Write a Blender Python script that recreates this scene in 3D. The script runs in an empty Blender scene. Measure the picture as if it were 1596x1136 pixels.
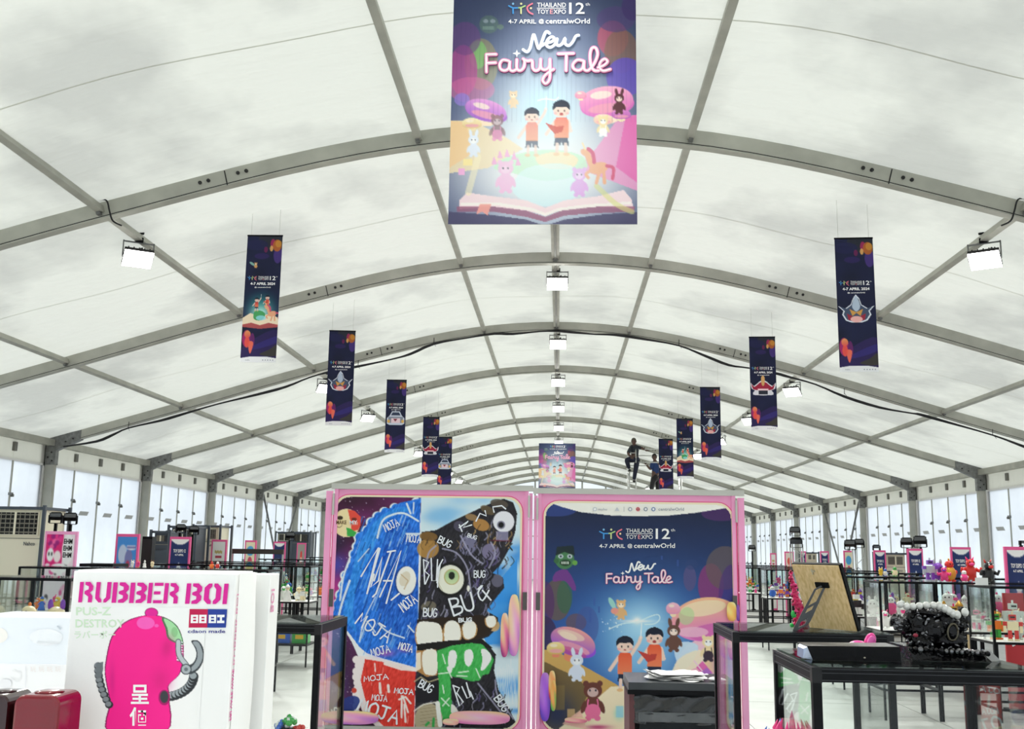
import bpy, bmesh, math, random
import numpy as np
from mathutils import Vector, Matrix, Euler

random.seed(7)
R_ = random.Random(7)
SC = bpy.context.scene
COL = SC.collection
CAMZ = 1.72
CAMX = 0.0957
F_PX = 1626.6
YAW, PITCH, ROLL = -0.0476, 0.1765, 0.0146

# ------------------------------------------------------------------ camera
def cam_axes():
    cy, sy, cp, sp = math.cos(YAW), math.sin(YAW), math.cos(PITCH), math.sin(PITCH)
    fwd = Vector((sy * cp, cy * cp, sp)); right = Vector((cy, -sy, 0)); up = right.cross(fwd)
    cr, sr = math.cos(ROLL), math.sin(ROLL)
    return cr * right + sr * up, -sr * right + cr * up, fwd
CR, CU, CF = cam_axes()
cam_d = bpy.data.cameras.new('camera'); cam = bpy.data.objects.new('camera', cam_d); COL.objects.link(cam)
cam_d.sensor_fit = 'HORIZONTAL'; cam_d.sensor_width = 36.0; cam_d.lens = F_PX / 1596 * 36.0
cam_d.clip_start = 0.05; cam_d.clip_end = 300
m = Matrix((( CR.x, CU.x, -CF.x, CAMX), (CR.y, CU.y, -CF.y, 0), (CR.z, CU.z, -CF.z, CAMZ), (0, 0, 0, 1)))
cam.matrix_world = m
SC.camera = cam

def at(u, v, d):
    """world point seen at photo pixel (u, v) lying on the plane y = d"""
    r = CF * F_PX + CR * (u - 798) - CU * (v - 568)
    t = d / r.y
    return Vector((CAMX + r.x * t, d, CAMZ + r.z * t))
def at_z(u, v, z):
    r = CF * F_PX + CR * (u - 798) - CU * (v - 568)
    t = (z - CAMZ) / r.z
    return Vector((CAMX + r.x * t, r.y * t, z))

# ------------------------------------------------------------------ world, exposure
W = bpy.data.worlds.new('daylight'); SC.world = W; W.use_nodes = True
bg = W.node_tree.nodes['Background']; bg.inputs[0].default_value = (0.90, 0.955, 1.0, 1); bg.inputs[1].default_value = 1.62
SC.view_settings.view_transform = 'Standard'; SC.view_settings.look = 'None'
SC.view_settings.exposure = 0.0; SC.view_settings.gamma = 1.0; SC.view_settings.use_curve_mapping = False

# ------------------------------------------------------------------ materials
def srgb(c):
    if isinstance(c, str):
        c = c.lstrip('#'); c = [int(c[i:i + 2], 16) / 255 for i in (0, 2, 4)]
    return tuple(x / 12.92 if x <= .04045 else ((x + .055) / 1.055) ** 2.4 for x in c)
_M = {}
def mat(name, col, rough=.5, metal=0.0, emit=None, es=0, noise=0, nscale=8, bump=0, bscale=30, trans=0, alpha=None, coat=0, spec=.5):
    if name in _M: return _M[name]
    M = bpy.data.materials.new(name); M.use_nodes = True; nt = M.node_tree
    b = nt.nodes['Principled BSDF']; c = srgb(col) if isinstance(col, str) else col
    b.inputs['Base Color'].default_value = (*c, 1); b.inputs['Roughness'].default_value = rough
    b.inputs['Metallic'].default_value = metal; b.inputs['Specular IOR Level'].default_value = spec
    if coat: b.inputs['Coat Weight'].default_value = coat; b.inputs['Coat Roughness'].default_value = .05
    if trans: b.inputs['Transmission Weight'].default_value = trans
    if emit: b.inputs['Emission Color'].default_value = (*srgb(emit), 1); b.inputs['Emission Strength'].default_value = es
    if noise or bump:
        tc = nt.nodes.new('ShaderNodeTexCoord')
    if noise:
        n = nt.nodes.new('ShaderNodeTexNoise'); n.inputs['Scale'].default_value = nscale; n.inputs['Detail'].default_value = 4
        nt.links.new(tc.outputs['Object'], n.inputs['Vector'])
        r = nt.nodes.new('ShaderNodeValToRGB'); r.color_ramp.elements[0].position = .3; r.color_ramp.elements[1].position = .7
        r.color_ramp.elements[0].color = (*[x * (1 - noise) for x in c], 1)
        r.color_ramp.elements[1].color = (*[min(1, x * (1 + noise * .5)) for x in c], 1)
        nt.links.new(n.outputs['Fac'], r.inputs['Fac']); nt.links.new(r.outputs['Color'], b.inputs['Base Color'])
    if bump:
        n2 = nt.nodes.new('ShaderNodeTexNoise'); n2.inputs['Scale'].default_value = bscale
        nt.links.new(tc.outputs['Object'], n2.inputs['Vector'])
        bp = nt.nodes.new('ShaderNodeBump'); bp.inputs['Strength'].default_value = bump; bp.inputs['Distance'].default_value = .02
        nt.links.new(n2.outputs['Fac'], bp.inputs['Height']); nt.links.new(bp.outputs['Normal'], b.inputs['Normal'])
    _M[name] = M; return M

def cloth_mat(name, dcol, tcol, fac, stain_shade=.25, scale=.45, stretch=(1, 1, 1), wrinkle=.25, ramp=(.36, .62)):
    """white tent membrane: daylight passes through it"""
    M = bpy.data.materials.new(name); M.use_nodes = True; nt = M.node_tree; nt.nodes.clear(); N = nt.nodes.new; L = nt.links.new
    out = N('ShaderNodeOutputMaterial'); mix = N('ShaderNodeMixShader'); di = N('ShaderNodeBsdfDiffuse'); tr = N('ShaderNodeBsdfTranslucent')
    tc = N('ShaderNodeTexCoord'); mp = N('ShaderNodeMapping'); mp.inputs['Scale'].default_value = stretch
    L(tc.outputs['Object'], mp.inputs['Vector'])
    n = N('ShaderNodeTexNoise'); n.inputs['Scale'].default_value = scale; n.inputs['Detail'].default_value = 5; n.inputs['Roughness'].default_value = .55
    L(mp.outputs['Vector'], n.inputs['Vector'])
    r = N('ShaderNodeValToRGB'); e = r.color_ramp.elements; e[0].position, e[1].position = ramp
    e[0].color = (1 - stain_shade, 1 - stain_shade, 1 - stain_shade * .95, 1); e[1].color = (1, 1, 1, 1)
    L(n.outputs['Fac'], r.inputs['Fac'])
    for node, c in ((di, dcol), (tr, tcol)):
        mm = N('ShaderNodeMix'); mm.data_type = 'RGBA'; mm.blend_type = 'MULTIPLY'; mm.inputs['Factor'].default_value = 1
        mm.inputs[6].default_value = (*c, 1); L(r.outputs['Color'], mm.inputs[7]); L(mm.outputs[2], node.inputs['Color'])
    n2 = N('ShaderNodeTexNoise'); n2.inputs['Scale'].default_value = 1.1; n2.inputs['Detail'].default_value = 3
    mp2 = N('ShaderNodeMapping'); mp2.inputs['Scale'].default_value = (.5, 2.4, 1); L(tc.outputs['Object'], mp2.inputs['Vector']); L(mp2.outputs['Vector'], n2.inputs['Vector'])
    bp = N('ShaderNodeBump'); bp.inputs['Strength'].default_value = wrinkle; bp.inputs['Distance'].default_value = .12
    L(n2.outputs['Fac'], bp.inputs['Height']); L(bp.outputs['Normal'], di.inputs['Normal']); L(bp.outputs['Normal'], tr.inputs['Normal'])
    mix.inputs[0].default_value = fac; L(di.outputs[0], mix.inputs[1]); L(tr.outputs[0], mix.inputs[2]); L(mix.outputs[0], out.inputs['Surface'])
    return M
M_roof = cloth_mat('roof_membrane', (.80, .80, .75), (.80, .80, .705), .5, stain_shade=.25, scale=.38, stretch=(1, .8, 1), wrinkle=.8, ramp=(.36, .50))  # dark noise blotches: dirt and shadow patches put into the roof colour
M_wallc = cloth_mat('wall_membrane', (.86, .87, .88), (.95, .975, .99), .80, stain_shade=.10, scale=.6, wrinkle=.3)
M_band = cloth_mat('valance_membrane', (.84, .84, .80), (.86, .86, .79), .5, stain_shade=.06, scale=.6, wrinkle=.3)
M_alu = mat('aluminium', (.43, .43, .375), .55, .25, noise=.16, nscale=3)
M_alu_d = mat('aluminium_dark', (.17, .17, .15), .5, .3)
M_steel = mat('galvanised_plate', (.21, .215, .21), .5, .4, noise=.35, nscale=14)
M_bolt = mat('bolt_steel', (.03, .03, .03), .4, .6)
M_black = mat('black_aluminium', (.004, .0045, .006), .42, 0, spec=.12)
M_blackm = mat('black_matt', (.008, .008, .009), .7)
M_rubber = mat('black_rubber', (.006, .006, .008), .6)
M_white = mat('white_plastic', (.80, .80, .79), .4)
M_floor = mat('floor_deck', (.45, .45, .428), .45, noise=.16, nscale=1.6, bump=.1, bscale=9)

def glass_mat(name, tint=(.965, .98, .975), refl=.09, rough=0.0):
    """thin clear sheet: see-through with a mirror-like reflection"""
    M = bpy.data.materials.new(name); M.use_nodes = True; nt = M.node_tree; nt.nodes.clear(); N = nt.nodes.new; L = nt.links.new
    out = N('ShaderNodeOutputMaterial'); mix = N('ShaderNodeMixShader'); t = N('ShaderNodeBsdfTransparent'); g = N('ShaderNodeBsdfGlossy')
    t.inputs[0].default_value = (*tint, 1); g.inputs['Roughness'].default_value = rough; g.inputs['Color'].default_value = (1, 1, 1, 1)
    lw = N('ShaderNodeLayerWeight'); lw.inputs[0].default_value = .12 + refl
    mul = N('ShaderNodeMath'); mul.operation = 'MULTIPLY'; mul.inputs[1].default_value = .42; L(lw.outputs['Fresnel'], mul.inputs[0])
    L(mul.outputs[0], mix.inputs[0]); L(t.outputs[0], mix.inputs[1]); L(g.outputs[0], mix.inputs[2]); L(mix.outputs[0], out.inputs['Surface'])
    return M
M_glass = glass_mat('clear_glass')
M_glass_top = glass_mat('glass_top', (.62, .67, .67), .16)

# ------------------------------------------------------------------ mesh builder
class MB:
    def __init__(s): s.v = []; s.f = []; s.mi = []; s.m = []; s.sm = []
    def mid(s, mt):
        if mt not in s.m: s.m.append(mt)
        return s.m.index(mt)
    def add(s, vs, fs, mt, smooth=False):
        o = len(s.v); i = s.mid(mt); s.v += [tuple(p) for p in vs]
        for f in fs: s.f.append([o + k for k in f]); s.mi.append(i); s.sm.append(smooth)
        return s
    def box(s, c, d, mt, M=None):
        x, y, z = (k / 2 for k in d); c = Vector(c)
        vs = [Vector((a * x, b * y, e * z)) for e in (-1, 1) for b in (-1, 1) for a in (-1, 1)]
        vs = [c + (M @ p if M else p) for p in vs]
        return s.add(vs, [(0, 2, 3, 1), (4, 5, 7, 6), (0, 1, 5, 4), (2, 6, 7, 3), (0, 4, 6, 2), (1, 3, 7, 5)], mt)
    def bbox(s, a, b, mt):
        return s.box([(a[i] + b[i]) / 2 for i in range(3)], [abs(b[i] - a[i]) for i in range(3)], mt)
    def hexa(s, pts, mt):   # 8 points: bottom 4 ccw, top 4 ccw
        return s.add(pts, [(0, 3, 2, 1), (4, 5, 6, 7), (0, 1, 5, 4), (1, 2, 6, 5), (2, 3, 7, 6), (3, 0, 4, 7)], mt)
    def tube(s, pts, r, mt, n=8, caps=True, square=False):
        pts = [Vector(p) for p in pts]; rs = r if isinstance(r, (list, tuple)) else [r] * len(pts)
        rings = []; prev = None
        for i, p in enumerate(pts):
            a = pts[max(i - 1, 0)]; b = pts[min(i + 1, len(pts) - 1)]; t = (b - a)
            if t.length < 1e-9: t = Vector((0, 0, 1))
            t.normalize()
            if prev is None:
                ref = Vector((0, 0, 1)) if abs(t.z) < .9 else Vector((1, 0, 0))
            else: ref = prev
            x = t.cross(ref);
            if x.length < 1e-6: x = t.cross(Vector((1, 0, 0)))
            x.normalize(); y = x.cross(t); prev = y
            rings.append([p + (x * math.cos(2 * math.pi * (k + (.5 if square else 0)) / n) + y * math.sin(2 * math.pi * (k + (.5 if square else 0)) / n)) * rs[i] for k in range(n)])
        vs = [q for R in rings for q in R]; fs = []
        for i in range(len(pts) - 1):
            for k in range(n):
                fs.append((i * n + k, i * n + (k + 1) % n, (i + 1) * n + (k + 1) % n, (i + 1) * n + k))
        if caps: fs.append(tuple(range(n))[::-1]); fs.append(tuple((len(pts) - 1) * n + k for k in range(n)))
        return s.add(vs, fs, mt, smooth=not square and n > 5)
    def ell(s, c, r, mt, n=12, m=8, M=None):
        c = Vector(c); vs = []; fs = []
        r = (r, r, r) if not isinstance(r, (tuple, list)) else r
        for i in range(m + 1):
            th = math.pi * i / m
            for k in range(n):
                ph = 2 * math.pi * k / n
                p = Vector((r[0] * math.sin(th) * math.cos(ph), r[1] * math.sin(th) * math.sin(ph), r[2] * math.cos(th)))
                vs.append(c + (M @ p if M else p))
        for i in range(m):
            for k in range(n):
                fs.append((i * n + k, (i + 1) * n + k, (i + 1) * n + (k + 1) % n, i * n + (k + 1) % n))
        return s.add(vs, fs, mt, True)
    def lathe(s, c, prof, mt, n=16):
        c = Vector(c); vs = []; fs = []
        for (r, z) in prof:
            for k in range(n):
                a = 2 * math.pi * k / n; vs.append(c + Vector((r * math.cos(a), r * math.sin(a), z)))
        for i in range(len(prof) - 1):
            for k in range(n):
                fs.append((i * n + k, i * n + (k + 1) % n, (i + 1) * n + (k + 1) % n, (i + 1) * n + k))
        fs.append(tuple(range(n))[::-1]); fs.append(tuple((len(prof) - 1) * n + k for k in range(n)))
        return s.add(vs, fs, mt, True)
    def prism(s, poly, y0, y1, mt):  # polygon in x,z extruded along y
        n = len(poly); vs = [(x, y0, z) for x, z in poly] + [(x, y1, z) for x, z in poly]
        fs = [tuple(range(n)), tuple(range(2 * n - 1, n - 1, -1))] + [(i, i + n, (i + 1) % n + n, (i + 1) % n) for i in range(n)]
        return s.add(vs, fs, mt)
    def build(s, name, parent=None, kind=None, label=None, cat=None, group=None, loc=None, bevel=0):
        me = bpy.data.meshes.new(name); me.from_pydata(s.v, [], s.f)
        for mt in s.m: me.materials.append(mt)
        me.polygons.foreach_set('material_index', s.mi); me.polygons.foreach_set('use_smooth', s.sm); me.update()
        o = bpy.data.objects.new(name, me); COL.objects.link(o)
        if parent: o.parent = parent
        if loc: o.location = loc
        if bevel:
            b = o.modifiers.new('bevel', 'BEVEL'); b.width = bevel; b.segments = 2; b.limit_method = 'ANGLE'
        tag(o, label, cat, group, kind); return o
def tag(o, label=None, cat=None, group=None, kind=None):
    if label: o['label'] = label
    if cat: o['category'] = cat
    if group: o['group'] = group
    if kind: o['kind'] = kind
def empty(name, loc=(0, 0, 0), label=None, cat=None, group=None, kind=None, rz=0, parent=None):
    o = bpy.data.objects.new(name, None); COL.objects.link(o); o.location = loc; o.rotation_euler = (0, 0, rz)
    o.empty_display_size = .05
    if parent: o.parent = parent
    tag(o, label, cat, group, kind); return o
KIDS = {}
def dup(o, parent=None, name=None, **kw):
    c = o.copy(); COL.objects.link(c); c.parent = parent
    if parent is None and 'loc' in kw: c.location = kw['loc']
    for k in ('label', 'group'):
        if kw.get(k): c[k] = kw[k]
    for ch in list(o.children): dup(ch, c)
    return c
def inst(me, name, loc, parent, rz=0, scale=None, kind=None, label=None, cat=None, group=None):
    o = bpy.data.objects.new(name, me); COL.objects.link(o); o.parent = parent; o.location = loc; o.rotation_euler = (0, 0, rz)
    if scale: o.scale = scale
    tag(o, label, cat, group, kind); return o

# ------------------------------------------------------------------ tent
D0, BAY = 10.7046, 5.0
K0, K1 = -2, 12            # arch indices: arch k stands at y = D0 + 5 (k-1)
YA = {k: D0 + BAY * (k - 1) for k in range(K0, K1 + 1)}
NX = [0, 1.4645, 4.9066, 7.5872, 10.184]; NZ = [4.4736, 4.377, 3.5653, 2.7785, 2.0241]; NS = [0, -.128, -.272, -.292, -.292]
def prof(x):
    x = abs(x)
    for i in range(4):
        if x <= NX[i + 1] or i == 3:
            h = NX[i + 1] - NX[i]; t = (x - NX[i]) / h
            a, b, c, d = NZ[i], NZ[i + 1], NS[i] * h, NS[i + 1] * h
            if t > 1: return CAMZ + b + (x - NX[i + 1]) * NS[-1]
            return CAMZ + (2 * t**3 - 3 * t**2 + 1) * a + (t**3 - 2 * t**2 + t) * c + (-2 * t**3 + 3 * t**2) * b + (t**3 - t**2) * d
def slope(x): return (prof(x + .01) - prof(x - .01)) / .02
XE = 10.184
EAVE = CAMZ + 2.0241

ceiling = empty('ceiling', kind='structure')
# membrane of one bay, wrinkled between the arches
def membrane(k):
    b = MB(); nx, ny = 60, 10; vs = []
    y0 = YA[k]
    for j in range(ny + 1):
        for i in range(nx + 1):
            x = -10.32 + 20.64 * i / nx; t = j / ny
            sag = .05 * math.sin(math.pi * t) * (1 + .5 * math.sin(x * 2.1 + k))
            n = Vector((-slope(x), 1)).normalized()
            vs.append((x + n.x * (.10 - sag), BAY * t, prof(x) + n.y * (.10 - sag)))
    fs = [(j * (nx + 1) + i, j * (nx + 1) + i + 1, (j + 1) * (nx + 1) + i + 1, (j + 1) * (nx + 1) + i) for j in range(ny) for i in range(nx)]
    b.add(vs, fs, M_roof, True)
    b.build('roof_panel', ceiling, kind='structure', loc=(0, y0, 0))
M_seam = cloth_mat('seam_membrane', (.74, .74, .69), (.72, .72, .64), .5, stain_shade=.1)
def seam(k):
    b = MB(); vs = []; N = 60
    for i in range(N + 1):
        x = -10.3 + 20.6 * i / N; n = Vector((-slope(x), 1)).normalized(); sag = .05 * (1 + .5 * math.sin(x * 2.1 + k)); o = .10 - sag - .004
        vs += [(x + n.x * o, BAY / 2 - .009, prof(x) + n.y * o), (x + n.x * o, BAY / 2 + .009, prof(x) + n.y * o)]
    b.add(vs, [(2 * i, 2 * i + 1, 2 * i + 3, 2 * i + 2) for i in range(N)], M_seam, True); b.build('roof_seam', ceiling, loc=(0, YA[k], 0))
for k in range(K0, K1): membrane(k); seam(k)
# purlins
for k in range(K0, K1):
    for x in (0, NX[1], -NX[1], NX[2], -NX[2], NX[3], -NX[3]):
        z = prof(x) + .015; w = .12 if x == 0 else .075
        M = Matrix.Rotation(-math.atan(slope(x)), 3, 'Y')
        p = MB()
        ln = BAY - .13
        p.box((0, 0, 0), (w, ln, .075), M_alu, M)
        if x == 0: p.box((0, 0, -.045), (.035, ln, .02), M_alu_d, M)
        p.box((0, -ln / 2 + .03, -.05), (w * .6, .06, .04), M_steel, M); p.box((0, ln / 2 - .03, -.05), (w * .6, .06, .04), M_steel, M)
        p.build('purlin', ceiling, loc=(x, YA[k] + BAY / 2, z))
# arches: each is a piece of the setting with its own parts
def arch(k):
    A = empty('trim_%d' % (k - K0 + 1), (0, YA[k], 0), kind='structure')
    b = MB(); N = 48; hw = .06; up, dn = .095, .085; vs = []; fs = []
    for i in range(N + 1):
        x = -XE + 2 * XE * i / N; n = Vector((-slope(x), 1)).normalized(); z = prof(x)
        for (dy, dz) in ((-hw, dn * -1), (hw, -dn), (hw, up), (-hw, up)):
            vs.append((x + n.x * dz, dy, z + n.y * dz))
        
    for i in range(N):
        for q in range(4):
            a = i * 4 + q; c = i * 4 + (q + 1) % 4; fs.append((a, a + 4, c + 4, c))
    fs += [(0, 1, 2, 3), (N * 4 + 3, N * 4 + 2, N * 4 + 1, N * 4)]
    b.add(vs, fs, M_alu); b.build('arch_beam', A)
    # keder groove along the lower edge of the face
    g = MB(); vs = []; fs = []
    for i in range(N + 1):
        x = -XE + 2 * XE * i / N; n = Vector((-slope(x), 1)).normalized(); z = prof(x)
        for (dy, dz) in ((-hw - .003, -.062), (-hw - .003, -.070), (-hw + .002, -.070), (-hw + .002, -.062)): vs.append((x + n.x * dz, dy, z + n.y * dz))
    for i in range(N):
        for q in range(4):
            a = i * 4 + q; c = i * 4 + (q + 1) % 4; fs.append((a, a + 4, c + 4, c))
    g.add(vs, fs, M_blackm); g.build('keder_groove', A)
    # splice joints with bolts, clevis at each purlin node
    for sx in (-1, 1):
        x = sx * 3.55; z = prof(x); s = slope(x); M = Matrix.Rotation(-math.atan(s), 3, 'Y')
        j = MB(); j.box((x, -.0615, z), (.012, .004, .17), M_blackm, M); j.build('splice_seam', A)
        for dx in (-.28, -.19, .13, .22):
            q = MB(); q.tube([(x + dx, -.075, prof(x + dx) + .02), (x + dx, -.058, prof(x + dx) + .02)], .02, M_bolt, 10); q.build('bolt', A)
    for x in (0, NX[1], -NX[1], NX[2], -NX[2], NX[3], -NX[3]):
        q = MB(); z = prof(x) - .005
        q.box((x, -.075, z + .015), (.05, .03, .05), M_steel); q.tube([(x, -.1, z - .012), (x, -.06, z - .012)], .022, M_bolt, 8)
        q.build('clevis', A)
    for sx in (-1, 1):
        x = sx * (XE + .02)
        p = MB(); p.bbox((x - .09, -.06, 0), (x + .09, .06, EAVE + .02), M_alu); p.build('post', A)
        kp = MB(); z = prof(XE - .55)
        kp.prism([(x + sx * .095, EAVE + .1), (x - sx * .6, z + .10), (x - sx * .6, z - .095), (x - sx * .11, EAVE - .16), (x - sx * .11, EAVE - .45), (x + sx * .095, EAVE - .45)], -.068, .068, M_steel)
        kp.build('knee_plate', A)
        for (dx, dz) in ((-.03, -.2), (.04, -.3), (-.05, -.37), (-.3, .02), (-.45, .08)):
            q = MB(); q.tube([(x - sx * -dx * 1, -.085, EAVE + dz), (x - sx * -dx, -.066, EAVE + dz)], .016, M_bolt, 8); q.build('bolt', A)
        bp = MB(); bp.bbox((x - .2, -.2, 0), (x + .2, .2, .02), M_steel); bp.build('base_plate', A)
    return A
ARCH = {k: arch(k) for k in range(K0, K1 + 1)}

# walls
def side_wall(sx, name):
    w = empty(name, kind='structure'); xw = sx * 10.33
    pw = (BAY - .13) / 4
    pm = MB(); pm.bbox((-.012, .012, 0), (.012, pw - .012, EAVE - .47), M_wallc); tmp = pm.build('wall_panel', w, kind='structure')
    vm = MB(); vm.bbox((-.01, .004, 0), (.01, pw - .004, .52), M_band); vt = vm.build('valance_panel', w, kind='structure')
    mm = MB(); mm.box((0, 0, 0), (.03, .035, EAVE - .47), M_alu); mt_ = mm.build('mullion', w)
    cm = MB(); cm.box((0, 0, 0), (.05, .10, .05), M_steel); cm.box((-sx * .02, .03, -.03), (.05, .035, .05), M_alu_d); ct = cm.build('clamp', w)
    hm = MB(); hm.box((0, 0, 0), (.06, .10, .17), M_alu_d); ht = hm.build('hinge_plate', w)
    sm = MB(); sm.hexa([(0, 0, 0), (.008, 0, 0), (.008, .42, 0), (0, .42, 0), (0, .09, .09), (.008, .09, .09), (.008, .51, .09), (0, .51, .09)], mat('patch_grey', (.48, .49, .50), .6)); st = sm.build('grey_patch', w)  # slanted light grey patch on each wall panel
    first = True
    for k in range(K0, K1):
        for i in range(4):
            y = YA[k] + .065 + i * pw
            objs = [(tmp, (xw, y, 0.0)), (vt, (xw, y, EAVE - .43)), (st, (xw - sx * .024, y + .33, CAMZ + .62))]
            if i: objs += [(mt_, (xw - sx * .02, y, (EAVE - .47) / 2)), (ht, (xw - sx * .03, y, EAVE - .2)), (ct, (xw - sx * .04, y, EAVE - 1.1)), (ct, (xw - sx * .04, y, EAVE - 2.45))]
            for o, loc in objs:
                if first and o.location.length == 0: o.location = loc
                else: inst(o.data, o.name.split('.')[0], loc, w, kind=o.get('kind'))
        first = False
        r = MB(); r.bbox((xw - .03, YA[k] + .06, EAVE - .47), (xw + .03, YA[k + 1] - .06, EAVE - .43), M_white); r.build('valance_rail', w)
        e = MB(); e.bbox((sx * (XE - .06), YA[k] + .06, EAVE - .07), (sx * (XE + .09), YA[k + 1] - .06, EAVE + .06), M_alu); e.build('eave_beam', w)
        f = MB(); f.bbox((xw + sx * .03, YA[k] - .2, 0), (xw + sx * .05, YA[k] + .2, EAVE + .1), M_alu_d); f.build('gap_blocker', w)  # strip added outside to block daylight slivers beside the post
        for yy in (YA[k] + .09, YA[k + 1] - .09):
            r = MB(); r.bbox((xw - .05, yy - .03, 0), (xw + .03, yy + .03, EAVE - .43), M_white); r.build('wall_jamb', w)
    # diagonal bracing in one bay
    for k in (6,):
        for a, b in (((YA[k] + .1, EAVE - .25), (YA[k] + 2.5, .9)), ((YA[k + 1] - .1, EAVE - .25), (YA[k] + 2.5, .9))):
            t = MB(); t.tube([(sx * 10.12, a[0], a[1]), (sx * 10.12, b[0], b[1])], .035, M_steel, 8); t.build('brace_tube', w)
    return w
side_wall(-1, 'wall_left'); side_wall(1, 'wall_right')
# gable ends
def gable(y, name):
    w = empty(name, kind='structure'); n = 14
    for i in range(n):
        a = -10.3 + 20.6 * i / n; b = -10.3 + 20.6 * (i + 1) / n
        p = MB(); pts = [(a + .01, 0), (b - .01, 0)] + [(b - .01 - (b - a - .02) * t / 3, prof(b - .01 - (b - a - .02) * t / 3) + .1) for t in range(4)]
        p.prism(pts, y, y + .03, M_wallc); p.build('gable_panel', w, kind='structure')
        if i: q = MB(); q.bbox((a - .05, y - .06, 0), (a + .05, y, prof(a)), M_alu); q.build('gable_post', w)
    for z in (1.2, 2.6, 3.6): q = MB(); q.bbox((-10.2, y - .04, z), (10.2, y - .001, z + .06), M_alu); q.build('gable_rail', w)
gable(YA[K1] + .1, 'wall_far'); gable(YA[K0] - .15, 'wall_back')
# floor of deck panels
floor = empty('floor', kind='structure')
fb = MB(); fb.bbox((-10.6, YA[K0] - .3, -.12), (10.6, YA[K1] + .3, -.03), mat('floor_gap', (.12, .12, .11), .8)); fb.build('floor_base', floor, kind='structure')
fw, fl = 2.06, 2.5
fm = MB(); fm.bbox((.004, .006, -.03), (fw - .004, fl - .006, 0), M_floor); f0 = fm.build('floor_panel', floor, kind='structure')
ff = True
for i in range(10):
    for j in range(int((YA[K1] - YA[K0]) / fl) + 1):
        loc = (-10.3 + i * fw, YA[K0] - .2 + j * fl, R_.uniform(-.002, 0))
        if ff: f0.location = loc; ff = False
        else: inst(f0.data, 'floor_panel', loc, floor, kind='structure')

# ================================================================== printed artwork
def S2L(a):
    a = np.clip(a, 0, 1); return np.where(a <= .04045, a / 12.92, ((a + .055) / 1.055) ** 2.4)
def hexc(c):
    if isinstance(c, str):
        c = c.lstrip('#'); return np.array([int(c[i:i + 2], 16) / 255 for i in (0, 2, 4)])
    return np.array(c, float) / (255 if max(c) > 1 else 1)
def smooth(pts, n=8, closed=True):
    P = [np.array(p, float) for p in pts]; N = len(P); out = []
    for i in range(N if closed else N - 1):
        p0 = P[(i - 1) % N] if closed or i else P[i]; p1 = P[i]; p2 = P[(i + 1) % N]; p3 = P[(i + 2) % N] if closed or i + 2 < N else p2
        for k in range(n):
            t = k / n
            out.append(.5 * ((2 * p1) + (-p0 + p2) * t + (2 * p0 - 5 * p1 + 4 * p2 - p3) * t * t + (-p0 + 3 * p1 - 3 * p2 + p3) * t**3))
    if not closed: out.append(P[-1])
    return out
_rng = np.random.RandomState(3)
def vnoise(X, Y, s, seed=0):
    g = np.random.RandomState(seed).rand(64, 64); x = X / s; y = Y / s
    xi = np.floor(x).astype(int); yi = np.floor(y).astype(int); fx = x - xi; fy = y - yi
    fx = fx * fx * (3 - 2 * fx); fy = fy * fy * (3 - 2 * fy)
    a = g[xi % 64, yi % 64]; b = g[(xi + 1) % 64, yi % 64]; c = g[xi % 64, (yi + 1) % 64]; d = g[(xi + 1) % 64, (yi + 1) % 64]
    return (a * (1 - fx) + b * fx) * (1 - fy) + (c * (1 - fx) + d * fx) * fy
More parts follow.
